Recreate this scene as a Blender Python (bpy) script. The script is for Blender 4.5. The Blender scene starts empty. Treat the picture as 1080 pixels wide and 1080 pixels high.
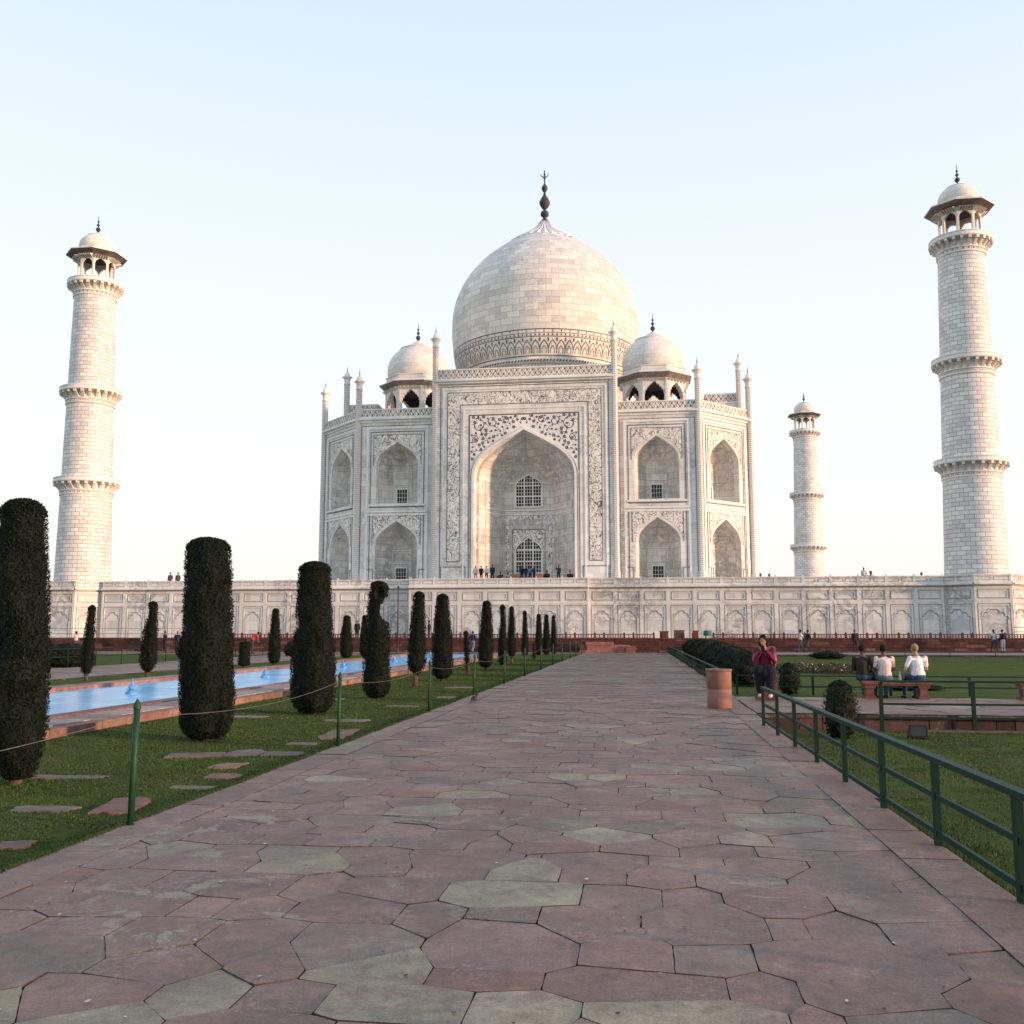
import bpy, bmesh, math, random
from mathutils import Vector, Matrix, noise
R = random.Random(7)
sc = bpy.context.scene
COL = sc.collection
PI = math.pi
def rad(d): return math.radians(d)

# ------------------------------------------------------------------ mesh builder
class MB:
    def __init__(s, T=None):
        s.v = []; s.f = []; s.uv = []; s.m = []; s.t = []
        s.T = T or Matrix.Identity(4); s.tint = None; s.sm = []
    def poly(s, pts, m=0, uv=None, smooth=False):
        P = [s.T @ Vector(p) for p in pts]
        i = len(s.v); s.v += P; s.f.append(list(range(i, i+len(P))))
        if uv is None:
            n = Vector((0, 0, 0))
            for k in range(len(P)):
                a, b = P[k], P[(k+1) % len(P)]
                n += Vector(((a.y-b.y)*(a.z+b.z), (a.z-b.z)*(a.x+b.x), (a.x-b.x)*(a.y+b.y)))
            if n.length > 1e-12: n.normalize()
            if abs(n.z) > .75: uv = [(p.x, p.y) for p in P]
            else:
                t = Vector((-n.y, n.x, 0)); t = t.normalized() if t.length > 1e-6 else Vector((1, 0, 0))
                uv = [(p.dot(t), p.z) for p in P]
        s.uv += uv; s.m.append(m); s.t.append(s.tint); s.sm.append(smooth)
    def box(s, x0, x1, y0, y1, z0, z1, m=0, skip=''):
        a = (x0, y0, z0); b = (x1, y0, z0); c = (x1, y1, z0); d = (x0, y1, z0)
        e = (x0, y0, z1); f = (x1, y0, z1); g = (x1, y1, z1); h = (x0, y1, z1)
        if 'b' not in skip: s.poly([d, c, b, a], m)
        s.poly([e, f, g, h], m)
        s.poly([a, b, f, e], m); s.poly([b, c, g, f], m); s.poly([c, d, h, g], m); s.poly([d, a, e, h], m)
    def lathe(s, prof, n=32, cx=0, cy=0, a0=0, m=0, smooth=True, capb=False, capt=False, ref=None):
        L = [0]
        for k in range(1, len(prof)):
            L.append(L[-1]+math.hypot(prof[k][0]-prof[k-1][0], prof[k][1]-prof[k-1][1]))
        rr = ref or max(p[0] for p in prof)
        def P(k, j):
            a = a0+2*PI*j/n
            return (cx+prof[k][0]*math.cos(a), cy+prof[k][0]*math.sin(a), prof[k][1])
        for k in range(len(prof)-1):
            for j in range(n):
                u0, u1 = 2*PI*j/n*rr, 2*PI*(j+1)/n*rr
                if prof[k+1][0] < 1e-5:
                    s.poly([P(k, j), P(k, j+1), P(k+1, j)], m, [(u0, prof[k][1]), (u1, prof[k][1]), (u0, prof[k][1]+L[k+1]-L[k])], smooth)
                elif prof[k][0] < 1e-5:
                    s.poly([P(k, j), P(k+1, j+1), P(k+1, j)], m, [(u0, L[k]), (u1, L[k+1]), (u0, L[k+1])], smooth)
                else:
                    v0, v1 = prof[0][1]+L[k], prof[0][1]+L[k+1]
                    s.poly([P(k, j), P(k, j+1), P(k+1, j+1), P(k+1, j)], m, [(u0, v0), (u1, v0), (u1, v1), (u0, v1)], smooth)
        if capb: s.poly([P(0, j) for j in range(n)][::-1], m)
        if capt: s.poly([P(len(prof)-1, j) for j in range(n)], m)
    def tube(s, pts, r, n=6, m=0, caps=True, smooth=True):
        pts = [Vector(p) for p in pts]
        rs = r if isinstance(r, (list, tuple)) else [r]*len(pts)
        rings = []; prev = None
        for i, p in enumerate(pts):
            d = (pts[min(i+1, len(pts)-1)]-pts[max(i-1, 0)])
            d = d.normalized() if d.length > 1e-9 else Vector((0, 0, 1))
            x = prev if prev is not None else (Vector((0, 0, 1)) if abs(d.z) < .9 else Vector((1, 0, 0)))
            x = (x-d*x.dot(d))
            x = x.normalized() if x.length > 1e-6 else Vector((1, 0, 0))
            prev = x; y = d.cross(x)
            rings.append([p+(x*math.cos(2*PI*k/n)+y*math.sin(2*PI*k/n))*rs[i] for k in range(n)])
        for i in range(len(rings)-1):
            for k in range(n):
                s.poly([rings[i][k], rings[i][(k+1) % n], rings[i+1][(k+1) % n], rings[i+1][k]], m, None, smooth)
        if caps: s.poly(rings[0][::-1], m); s.poly(rings[-1], m)
    def build(s, name, mats, parent=None, merge=True, label=None):
        me = bpy.data.meshes.new(name)
        off = chain(parent)
        me.from_pydata([tuple(p-off) for p in s.v], [], s.f)
        uvl = me.uv_layers.new(name='UVMap')
        flat = [c for uv in s.uv for c in uv]
        uvl.data.foreach_set('uv', flat)
        if not isinstance(mats, (list, tuple)): mats = [mats]
        for m in mats: me.materials.append(m)
        me.polygons.foreach_set('material_index', s.m)
        me.polygons.foreach_set('use_smooth', s.sm)
        if any(t is not None for t in s.t):
            at = me.color_attributes.new('tint', 'FLOAT_COLOR', 'CORNER')
            buf = []
            for f, t in zip(s.f, s.t):
                t = t or (.5, .5, .5)
                buf += [t[0], t[1], t[2], 1]*len(f)
            at.data.foreach_set('color', buf)
        if merge and (any(s.sm) or name == 'spandrel'):
            bm = bmesh.new(); bm.from_mesh(me); bmesh.ops.remove_doubles(bm, verts=bm.verts, dist=1e-4); bm.to_mesh(me); bm.free()
        me.update()
        o = bpy.data.objects.new(name, me); COL.objects.link(o)
        if parent is not None: o.parent = parent
        if label: o['label'] = label
        return o
def chain(p):
    v = Vector((0, 0, 0))
    while p is not None: v += p.location; p = p.parent
    return v
def tag(o, label, cat, group=None):
    o['label'] = label; o['category'] = cat
    if group: o['group'] = group
    return o
def thing(name, label, cat, loc=(0, 0, 0), group=None):
    o = bpy.data.objects.new(name, None); COL.objects.link(o); o.location = loc; o.empty_display_size = .2
    return tag(o, label, cat, group)
def struct(o, kind='structure'):
    o['kind'] = kind; return o
def copy_tree(o, parent=None):
    c = o.copy(); COL.objects.link(c); c.parent = parent
    for ch in list(o.children): copy_tree(ch, c)
    return c

# ------------------------------------------------------------------ materials
class NT:
    def __init__(s, name):
        s.mat = bpy.data.materials.new(name); s.mat.use_nodes = True
        s.nt = s.mat.node_tree; s.b = s.nt.nodes['Principled BSDF']
    def n(s, t, **k):
        nd = s.nt.nodes.new(t)
        for a, v in k.items():
            if a.startswith('_'): setattr(nd, a[1:], v)
            else:
                key = a.replace('__', ' ')
                inp = nd.inputs[int(key[1:])] if key[0] == 'i' and key[1:].isdigit() else nd.inputs[key]
                s.set(inp, v)
        return nd
    def set(s, inp, v):
        if isinstance(v, bpy.types.NodeSocket): s.nt.links.new(v, inp)
        elif isinstance(v, bpy.types.Node): s.nt.links.new(v.outputs[0], inp)
        else:
            if isinstance(v, tuple) and len(v) == 3 and inp.type == 'RGBA': v = v+(1,)
            inp.default_value = v
    def mix(s, f, a, b, mode='MIX'):
        nd = s.nt.nodes.new('ShaderNodeMix'); nd.data_type = 'RGBA'; nd.blend_type = mode; nd.clamp_factor = True
        s.set(nd.inputs[0], f); s.set(nd.inputs[6], a); s.set(nd.inputs[7], b)
        return nd.outputs[2]
    def math(s, op, a, b=0.0, c=0.0):
        nd = s.nt.nodes.new('ShaderNodeMath'); nd.operation = op
        s.set(nd.inputs[0], a); s.set(nd.inputs[1], b); s.set(nd.inputs[2], c); return nd.outputs[0]
    def step(s, x, lo, hi):
        nd = s.nt.nodes.new('ShaderNodeMapRange'); nd.interpolation_type = 'SMOOTHSTEP'
        s.set(nd.inputs[0], x); s.set(nd.inputs[1], lo); s.set(nd.inputs[2], hi); return nd.outputs[0]
    def noise(s, vec, scale, det=4, rough=.55, dist=0):
        return s.n('ShaderNodeTexNoise', Vector=vec, Scale=scale, Detail=det, Roughness=rough, Distortion=dist)
    def uv(s): return s.n('ShaderNodeTexCoord').outputs['UV']
    def pos(s): return s.n('ShaderNodeNewGeometry').outputs['Position']
    def scale(s, v, sx, sy, sz=1):
        return s.n('ShaderNodeMapping', Vector=v, Scale=(sx, sy, sz)).outputs[0]
    def bump(s, h, st, d=.02):
        nd = s.n('ShaderNodeBump', Height=h, Strength=st, Distance=d); s.set(s.b.inputs['Normal'], nd)
    def fin(s, col, rough=.6, spec=None):
        s.set(s.b.inputs['Base Color'], col); s.set(s.b.inputs['Roughness'], rough)
        if spec is not None: s.set(s.b.inputs['Specular IOR Level'], spec)
        return s.mat

def plain(name, col, rough=.6, var=.25, sc_=6, metal=0, spec=.4):
    t = NT(name); nz = t.noise(t.pos(), sc_, 5)
    d = tuple(c*(1-var) for c in col); l = tuple(min(1, c*(1+var)) for c in col)
    t.b.inputs['Metallic'].default_value = metal
    t.bump(nz.outputs[0], .15, .01)
    return t.fin(t.mix(t.step(nz.outputs[0], .3, .7), d, l), rough, spec)

def marble(name, bw=1.2, bh=.55, mort=.012, mcol=(.3, .27, .24), c1=(.78, .73, .67), c2=(.60, .56, .50), vein=.35, dirt=.35, offs=.5, mix2=.5):
    t = NT(name); uv = t.uv(); p = t.pos()
    wob = t.noise(p, .9, 3)
    br = t.n('ShaderNodeTexBrick', Vector=uv, Scale=1.0, Mortar__Size=mort, Mortar__Smooth=.3, Bias=-.15, Brick__Width=bw, Row__Height=bh, Color1=c1+(1,), Color2=c2+(1,), Mortar=mcol+(1,))
    br.offset = offs; br.squash = 1.0
    # second, unaligned tint so neighbouring blocks differ in hue as well
    b2 = t.n('ShaderNodeTexBrick', Vector=uv, Scale=1.0, Mortar__Size=0, Mortar__Smooth=0, Bias=-.3, Brick__Width=bw, Row__Height=bh, Color1=(1, 1, 1, 1), Color2=(.74, .80, .87, 1), Mortar=(1, 1, 1, 1))
    b2.offset = offs; b2.inputs['Vector'].default_value
    sh = t.n('ShaderNodeMapping', Vector=uv, Location=(bw*7, bh*12, 0)); t.set(b2.inputs['Vector'], sh)
    c = t.mix(mix2, br.outputs[0], t.mix(1.0, br.outputs[0], b2.outputs[0], 'MULTIPLY'))
    vn = t.noise(p, .55, 9, .62, 1.6)
    ridge = t.math('ABSOLUTE', t.math('SUBTRACT', vn.outputs[0], .5))
    v = t.math('SUBTRACT', 1.0, t.step(ridge, 0.0, .07))
    patch = t.step(t.noise(p, .22, 3).outputs[0], .42, .62)
    c = t.mix(t.math('MULTIPLY', t.math('MULTIPLY', v, patch), vein), c, (.33, .34, .36))
    big = t.step(t.noise(p, .13, 5, .6).outputs[0], .35, .7)
    c = t.mix(t.math('MULTIPLY', big, dirt), c, t.mix(.8, c, (.62, .60, .56), 'MULTIPLY'))
    st = t.step(t.noise(t.scale(p, 1.2, 1.2, .18), 1.0, 6, .65).outputs[0], .52, .75)
    c = t.mix(t.math('MULTIPLY', st, dirt*.7), c, (.30, .27, .23))
    fine = t.noise(p, 7, 4).outputs[0]
    c = t.mix(.12, c, t.mix(1.0, c, fine, 'MULTIPLY'))
    t.bump(br.outputs['Fac'], -.25, .02)
    return t.fin(c, .55, .35)

INK = (.045, .035, .035)
def script_band(name, sx=1.0, ink=(.085, .08, .085)):
    # dense calligraphic strokes inlaid in white marble
    t = NT(name); uv = t.uv(); p = t.scale(uv, sx, 1)
    wp = t.noise(p, 1.3, 2)
    a = t.noise(p, 1.15, 3.0, .5, 1.2).outputs[0]
    b = t.n('ShaderNodeTexNoise', Vector=t.n('ShaderNodeMapping', Vector=p, Location=(13, 7, 0), Scale=(1.9, .8, 1)).outputs[0], Scale=1.5, Detail=2.0, Roughness=.5, Distortion=.8).outputs[0]
    r1 = t.math('SUBTRACT', 1.0, t.step(t.math('ABSOLUTE', t.math('SUBTRACT', a, .5)), .008, .024))
    r2 = t.math('SUBTRACT', 1.0, t.step(t.math('ABSOLUTE', t.math('SUBTRACT', b, .48)), .008, .026))
    m = t.math('MAXIMUM', r1, r2)
    vor = t.n('ShaderNodeTexVoronoi', Vector=p, Scale=2.6)
    m = t.math('MAXIMUM', m, t.math('SUBTRACT', 1.0, t.step(vor.outputs[0], .08, .15)))
    base = t.mix(t.step(t.noise(t.pos(), .8, 5).outputs[0], .35, .7), (.82, .79, .73), (.64, .62, .585))
    return t.fin(t.mix(m, base, ink), .5, .3)
def vine_band(name, k=1.6, th=.20, ink=(.10, .075, .07), base=(.80, .76, .69)):
    # running lattice of scrolls for parapets and borders
    t = NT(name); uv = t.uv()
    sp = t.n('ShaderNodeSeparateXYZ', Vector=uv)
    u = t.math('MULTIPLY', sp.outputs[0], 2*PI*k); v = t.math('MULTIPLY', sp.outputs[1], 2*PI*k*.8)
    s1 = t.math('ABSOLUTE', t.math('ADD', t.math('SINE', u), t.math('COSINE', v)))
    s2 = t.math('ABSOLUTE', t.math('SUBTRACT', t.math('SINE', t.math('MULTIPLY', u, 2.0)), t.math('SINE', t.math('ADD', v, 1.0))))
    m = t.math('MAXIMUM', t.math('SUBTRACT', 1.0, t.step(s1, th, th*1.8)), t.math('SUBTRACT', 1.0, t.step(s2, th*.8, th*1.4)))
    nz = t.noise(t.pos(), 3, 4).outputs[0]
    m = t.math('MULTIPLY', m, t.step(nz, .25, .5))
    b = t.mix(t.step(t.noise(t.pos(), .9, 5).outputs[0], .35, .7), base, tuple(c*.75 for c in base))
    return t.fin(t.mix(m, b, ink), .55, .3)

M = {}
M['wall'] = marble('marble_wall', 1.5, .75, .010, (.42, .38, .33), (.88, .85, .79), (.66, .66, .64), .65, .38)
M['trim'] = marble('marble_trim', 1.9, 3.0, .006, (.5, .46, .4), (.89, .87, .825), (.79, .775, .74), .32, .28)
M['niche'] = marble('marble_niche_shaded', 1.0, .8, .020, (.30, .27, .23), (.82, .78, .71), (.55, .52, .47), .8, .5, mix2=.6)  # same marble toned darker than the walls: recess shade put into the colour
M['dome'] = marble('marble_dome', 1.7, .86, .026, (.40, .34, .28), (.89, .835, .75), (.66, .61, .55), .45, .38, .43, .7)
M['kiosk'] = marble('marble_kiosk', .9, .5, .012, (.42, .36, .3), (.84, .79, .72), (.72, .68, .62), .3, .3)
M['minaret'] = marble('marble_minaret_block', .82, .40, .024, (.27, .25, .24), (.90, .87, .81), (.60, .60, .60), .35, .22)
M['plinth'] = marble('marble_plinth_wall', 1.7, .9, .010, (.4, .37, .33), (.78, .78, .75), (.56, .58, .58), 1.0, .50)
M['plinth_trim'] = marble('marble_plinth_trim', 2.0, 1.4, .008, (.4, .37, .33), (.80, .785, .74), (.62, .62, .605), .75, .45)
M['shaft'] = marble('marble_pinnacle', .26, .24, .040, (.46, .42, .38), (.86, .82, .76), (.74, .70, .65), .1, .2)
M['eave'] = plain('eave_stone', (.34, .27, .25), .8, .2, 2)
M['eave_in'] = plain('kiosk_interior_shade', (.075, .055, .06), .9, .3, 2)  # shade inside the kiosks painted as a near-black lining colour
M['eave_dark'] = plain('eave_underside_shade', (.26, .215, .20), .85, .3, 3)  # shadow below the eaves painted in: darker than their marble tops
M['ink'] = plain('black_marble_inlay', (.10, .085, .08), .5, .2, 3)
M['redink'] = plain('red_stone_inlay', (.12, .065, .058), .5, .2, 3)
M['band'] = vine_band('parapet_scroll_inlay')
M['ring'] = vine_band('cornice_scroll_inlay', 2.2, .2, (.16, .12, .11))
M['script'] = script_band('calligraphy_inlay')
M['spand'] = script_band('scroll_spandrel_inlay', 1.0, (.16, .11, .09))
M['bronze'] = plain('dark_finial_metal', (.050, .045, .050), .6, .3, 2, .1)
M['pane'] = plain('dark_window_opening', (.018, .017, .016), .5, .3, 2)
M['roof'] = plain('roof_marble', (.45, .42, .38), .8)
# ------------------------------------------------------------------ the mausoleum
XC, YC = -13.1, 133.7
ZT, ZB = 5.85, 7.2            # terrace level, building base level
def arch(a, zs, zt, n=9):      # right half, springing to apex
    h = zt-zs; o = []
    for i in range(n+1):
        t = i/n; q = 1-t
        o.append((q**3*a+3*q*q*t*a+3*q*t*t*a*.45, zs+h*(3*q*q*t*.5+3*q*t*t*.72+t**3)))
    return o
def outline(a, zb, zs, zt, n=9):
    r = arch(a, zs, zt, n)
    return [(a, zb)]+r+[(-x, z) for x, z in r[-2::-1]]+[(-a, zb)]
def face_T(cx, cy, nx, ny):    # local x right, y inward, z up, for a wall whose outward normal is (nx, ny)
    return Matrix(((-ny, -nx, 0, cx), (nx, -ny, 0, cy), (0, 0, 1, 0), (0, 0, 0, 1)))
def wall_hole(mb, x0, x1, z0, z1, cx, a, zb, zs, zt, y=0, m=0, n=9):
    P = lambda x, z: (x, y, z)
    mb.poly([P(x0, z0), P(cx-a, z0), P(cx-a, z1), P(x0, z1)], m)
    mb.poly([P(cx+a, z0), P(x1, z0), P(x1, z1), P(cx+a, z1)], m)
    if zb > z0+1e-4: mb.poly([P(cx-a, z0), P(cx+a, z0), P(cx+a, zb), P(cx-a, zb)], m)
    r = arch(a, zs, zt, n)
    for k in range(len(r)-1):
        (xa, za), (xb, zb_) = r[k], r[k+1]
        mb.poly([P(cx+xb, zb_), P(cx+xa, za), P(cx+xa, z1), P(cx+xb, z1)], m)
        mb.poly([P(cx-xa, za), P(cx-xb, zb_), P(cx-xb, z1), P(cx-xa, z1)], m)
def spandrel(mb, cx, hw, ztop, a, zs, zt, y, m=0, g=.18, n=10):
    r = arch(a+g, zs, zt+g*1.1, n)
    P = lambda x, z: (cx+x, y, z)
    for sg in (1, -1):
        pts = [(hw, zs), (hw, ztop)]
        for k in range(len(r)-1):
            (xa, za), (xb, zb_) = r[k], r[k+1]
            q = [P(sg*xb, zb_), P(sg*xa, za), P(sg*xa, ztop), P(sg*xb, ztop)]
            mb.poly(q if sg > 0 else q[::-1], m)
        if hw > a+g:
            q = [P(sg*(a+g), zs), P(sg*hw, zs), P(sg*hw, ztop), P(sg*(a+g), ztop)]
            mb.poly(q if sg > 0 else q[::-1], m)
def loft(mb, cx, rings, zb, m=0, n=9):
    O = [[(cx+x, y, z) for x, z in outline(a, zb, zs, zt, n)] for y, a, zs, zt in rings]
    for A, B in zip(O, O[1:]):
        for k in range(len(A)-1):
            mb.poly([A[k], B[k], B[k+1], A[k+1]], m)
        mb.poly([A[0], A[-1], B[-1], B[0]], m)
    return O
def frame(mb, x0, x1, z0, z1, w, y, d=.02, m=0, bottom=True):
    # rectangular line, butted at the corners, d proud of plane y
    mb.box(x0, x0+w, y-d, y, z0, z1, m); mb.box(x1-w, x1, y-d, y, z0, z1, m)
    mb.box(x0+w, x1-w, y-d, y, z1-w, z1, m)
    if bottom: mb.box(x0+w, x1-w, y-d, y, z0, z0+w, m)
def arch_rib(mb, cx, a, zb, zs, zt, w, y, d, m=0, n=12):
    A = outline(a, zb, zs, zt, n); B = outline(a+w, zb, zs, zt+w*1.15, n)
    for k in range(len(A)-1):
        (x0, z0), (x1, z1), (X0, Z0), (X1, Z1) = A[k], A[k+1], B[k], B[k+1]
        mb.poly([(cx+x0, y-d, z0), (cx+X0, y-d, Z0), (cx+X1, y-d, Z1), (cx+x1, y-d, z1)], m)
        mb.poly([(cx+X0, y-d, Z0), (cx+X0, y, Z0), (cx+X1, y, Z1), (cx+X1, y-d, Z1)], m)
        mb.poly([(cx+x0, y-d, z0), (cx+x1, y-d, z1), (cx+x1, y, z1), (cx+x0, y, z0)], m)

mau = thing('mausoleum', 'white marble domed mausoleum with great pointed entrance arch, standing on the raised terrace', 'mausoleum', (XC, YC, ZT))
HW, HD = 26.3, 25.1          # half width and half depth
CH = 6.4
YW = YC-HD                   # front wall plane
# ---- body walls other than fronts
b = MB()
y1 = YC+HD
base = [(XC-HW+CH, YW), (XC+HW-CH, YW), (XC+HW, YW+CH), (XC+HW, y1-CH), (XC+HW-CH, y1), (XC-HW+CH, y1), (XC-HW, y1-CH), (XC-HW, YW+CH)]
ZR = 27.1
for k in (2, 3, 4, 5, 6):
    p, q = base[k], base[(k+1) % 8]
    b.poly([(p[0], p[1], ZB), (q[0], q[1], ZB), (q[0], q[1], ZR), (p[0], p[1], ZR)])
b.poly([(x, y, ZR-.3) for x, y in base], 1)
b.build('wall', [M['wall'], M['roof']], mau)
b = MB()
off = 3.2
bb = [(x+(off if x > XC else -off), y+(off if y > YC else -off)) for x, y in base]
for k in range(8):
    p, q = bb[k], bb[(k+1) % 8]
    b.poly([(p[0], p[1], ZT), (q[0], q[1], ZT), (q[0], q[1], ZB), (p[0], p[1], ZB)])
b.poly([(x, y, ZB) for x, y in bb])
b.build('base_platform', M['trim'], mau)

def window_grille(T, cx, hw, z0, zs, zt, y, parent, cols, rows, bigcols=(), bigrows=(), tb=.085, ts=.032):
    mb = MB(T)
    mb.poly([(cx+x, y-.03, z) for x, z in outline(hw, z0, zs, zt, 8)], 0)
    w = mb.build('window', M['pane'], parent)
    g = MB(T)
    H = lambda x: zt if zt <= zs+.01 else max(z for z in [zs+(zt-zs)*(1-(min(1, abs(x)/hw))**1.8)])
    for i in range(0, cols+1):
        x = -hw+2*hw*i/cols; t = tb if (i in bigcols or i in (0, cols)) else ts
        g.box(cx+x-t/2, cx+x+t/2, y-.12, y-.04, z0, H(x), 0)
    for j in range(0, rows+1):
        z = z0+(zt-z0)*j/rows; t = tb if (j in bigrows or j == 0) else ts
        if z > zs: hx = hw*(max(0, 1-(z-zs)/(zt-zs+1e-6)))**(1/1.8)
        else: hx = hw
        if hx > .1: g.box(cx-hx, cx+hx, y-.15, y-.125, z-t/2, z+t/2, 0)
    if zt > zs+.01: arch_rib(g, cx, hw, z0, zs, zt, .16, y, .17, 0)
    else: frame(g, cx-hw-.12, cx+hw+.12, z0-.05, zt+.14, .12, y, .16)
    g.build('grille', M['trim'], w)

def storey(T, cx, zb, zt, parent, sp, line, wall, z0, z1, x0, x1, nic):
    a = 2.52; zs = zb+(zt-zb)*.62
    wall_hole(wall, x0, x1, z0, z1, cx, a, zb, zs, zt)
    rings = [(0, a, zs, zt), (.7, a-.05, zs, zt-.06)]
    loft(wall, cx, rings, zb)
    rr = [(.7, a-.05, zs, zt-.06), (1.15, a-.25, zs+.1, zt-.2), (1.9, a-.75, zs-.1, zt-.75), (2.7, a-1.3, zs-.7, zt-1.7)]
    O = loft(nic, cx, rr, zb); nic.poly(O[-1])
    # shallow blind panels scratched on the canted sides and back
    y = 2.7
    frame(nic, cx-1.15, cx-.85+.02, zb+.3, zb+2.4, .05, y, .05, 1)
    for z in (zb+2.55, zb+(zt-zb)*.55):
        loft_y = .0
        nic.box(cx-a+1.33, cx+a-1.33, y-.05, y, z, z+.09, 1)
    frame(nic, cx-1.1, cx+1.1, zb+2.75, zb+(zt-zb)*.53, .05, y, .04, 1)
    spandrel(sp, cx, 2.85, zt+.85, a, zs, zt, -.02, 0, .30)
    frame(line, cx-2.92, cx+2.92, zs-.02, zt+.92, .07, 0, .035, 0, False)
    frame(line, cx-3.28, cx+3.28, zb-.5, zt+1.28, .08, 0, .05, 0)
    window_grille(T, cx, .62, zb+.05, zb+2.0, zb+2.0, y, parent, 4, 4, (2,), (2,), .05, .035)

def wing(T, x0, x1, cx):
    wall = MB(T); line = MB(T); trim = MB(T)
    for zb_, zt_, za_, zc_ in ((ZB, 14.6, ZB, 15.75), (16.7, 24.05, 15.75, 26.45)):
        nic = MB(T); sp = MB(T)
        storey(T, cx, zb_, zt_, mau, sp, line, wall, za_, zc_, x0, x1, nic)
        nic.build('niche', [M['niche'], M['trim']], mau); sp.build('spandrel', M['spand'], mau)
    # sills, string course, cornice
    for z in (16.35,): trim.box(cx-3.4, cx+3.4, -.16, 0, z, z+.22)
    frame(trim, cx-3.75, cx+3.75, 15.6, 25.9, .26, 0, .10, 0, True)
    frame(trim, cx-3.75, cx+3.75, ZB, 15.5, .26, 0, .10, 0, False)
    for s in (-1, 1):
        frame(line, cx+s*3.15-.42, cx+s*3.15+.42, ZB+.1, 8.9, .06, 0, .05, 0)
        xx = x0+.32 if s < 0 else x1-.32
        line.box(xx-.03, xx+.03, -.03, 0, ZB, 26.0)
    line.box(x0+.35, x1-.35, -.03, 0, 26.0, 26.06)
    trim.box(x0, x1, -.14, .2, 26.45, 26.75); trim.box(x0, x1, -.42, .2, 26.75, 26.93); trim.box(x0, x1, -.22, .2, 26.93, 27.12)
    wall.build('wall', M['wall'], mau); line.build('inlay_line', M['ink'], mau); trim.build('cornice', M['trim'], mau)
    par = MB(T); par.box(x0, x1, -.05, .3, 27.12, 27.98); par2 = MB(T); par2.box(x0, x1, -.1, .35, 27.98, 28.1)
    p = par.build('parapet', M['band'], mau); par2.build('coping', M['trim'], p)
TF = face_T(XC, YW, 0, -1)
wing(TF, -19.9, -10.7, -15.2); wing(TF, 10.7, 19.9, 15.2)
s2 = math.sqrt(.5); cl = CH*math.sqrt(2)/2
TCR = face_T(XC+HW-CH/2, YW+CH/2, s2, -s2); TCL = face_T(XC-HW+CH/2, YW+CH/2, -s2, -s2)
wing(TCR, -cl, cl, 0); wing(TCL, -cl, cl, 0)

# ---- central portal block
PW = 10.4; PY = -.9; PT = 31.05
wall = MB(TF); nic = MB(TF); line = MB(TF); trim = MB(TF)
A0, ZS0, ZT0 = 5.85, 19.6, 24.95
wall_hole(wall, -PW, PW, ZB, PT, 0, A0, ZB, ZS0, ZT0, PY, 0, 14)
for s in (-1, 1):
    q = [(s*PW, PY, ZB), (s*PW, 3.5, ZB), (s*PW, 3.5, PT), (s*PW, PY, PT)]
    wall.poly(q if s > 0 else q[::-1])
wall.poly([(-PW, 3.5, PT), (-PW, 3.5, ZR-.3), (PW, 3.5, ZR-.3), (PW, 3.5, PT)])
wall.poly([(-PW, PY, PT), (PW, PY, PT), (PW, 3.5, PT), (-PW, 3.5, PT)])
loft(wall, 0, [(PY, A0, ZS0, ZT0), (PY+1.3, A0-.12, ZS0, ZT0-.15)], ZB, 0, 14)
rr = [(PY+1.3, A0-.12, ZS0, ZT0-.15), (PY+1.3, A0-.42, ZS0-.1, ZT0-.55), (PY+2.2, A0-1.05, ZS0-.2, ZT0-.85), (PY+3.3, A0-1.8, ZS0-.6, ZT0-1.6), (PY+4.2, A0-2.4, ZS0-1.2, ZT0-2.7), (PY+4.9, A0-2.9, ZS0-1.9, ZT0-3.7)]
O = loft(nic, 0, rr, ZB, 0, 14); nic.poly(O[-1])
# belt courses following the canted sides of the iwan
ycut = [(A0-.42, PY+1.3), (A0-1.05, PY+2.2), (A0-1.8, PY+3.3), (A0-2.4, PY+4.2), (A0-2.9, PY+4.9)]
for z, h in ((15.55, .14), (16.05, .14), (11.2, .08), (19.4, .10), (ZB+1.1, .08)):
    for s in (-1, 1):
        for (xa, ya), (xb, yb) in zip(ycut, ycut[1:]):
            q = [(s*xa, ya-.08, z), (s*xb, yb-.08, z), (s*xb, yb-.08, z+h), (s*xa, ya-.08, z+h)]
            nic.poly(q if s < 0 else q[::-1], 1)
            nic.poly([(s*xa, ya-.08, z+h), (s*xb, yb-.08, z+h), (s*xb, yb, z+h), (s*xa, ya, z+h)], 1)
    nic.box(-(A0-2.9), A0-2.9, PY+4.82, PY+4.9, z, z+h, 1)
for s in (-1, 1):                      # upright ribs and blind panels on the canted sides
    for k, (xa, ya) in enumerate(ycut[1:]):
        nic.box(s*xa-.04, s*xa+.04, ya-.06, ya, ZB, 19.4, 0)
    for (xa, ya), (xb, yb) in zip(ycut, ycut[1:]):
        for z0_, z1_ in ((ZB+1.4, 10.9), (11.5, 15.3), (16.5, 19.0)):
            f = [.18, .30, .70, .82]
            L_ = lambda t: (s*(xa+(xb-xa)*t), ya+(yb-ya)*t-.04)
            for u0, u1, v0, v1 in ((.2, .28, z0_, z1_), (.72, .8, z0_, z1_), (.28, .72, z1_-.1, z1_), (.28, .72, z0_, z0_+.1)):
                p0, p1 = L_(u0), L_(u1)
                q = [(p0[0], p0[1], v0), (p1[0], p1[1], v0), (p1[0], p1[1], v1), (p0[0], p0[1], v1)]
                nic.poly(q if s < 0 else q[::-1], 2)
yb = PY+4.9
window_grille(TF, 0, 1.55, 16.5, 18.9, 20.35, yb, mau, 9, 9, (3, 6), (3, 6), .16, .05)
window_grille(TF, 0, 1.55, ZB, 11.0, 12.75, yb, mau, 9, 12, (3, 6), (3, 6, 9), .16, .05)
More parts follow.
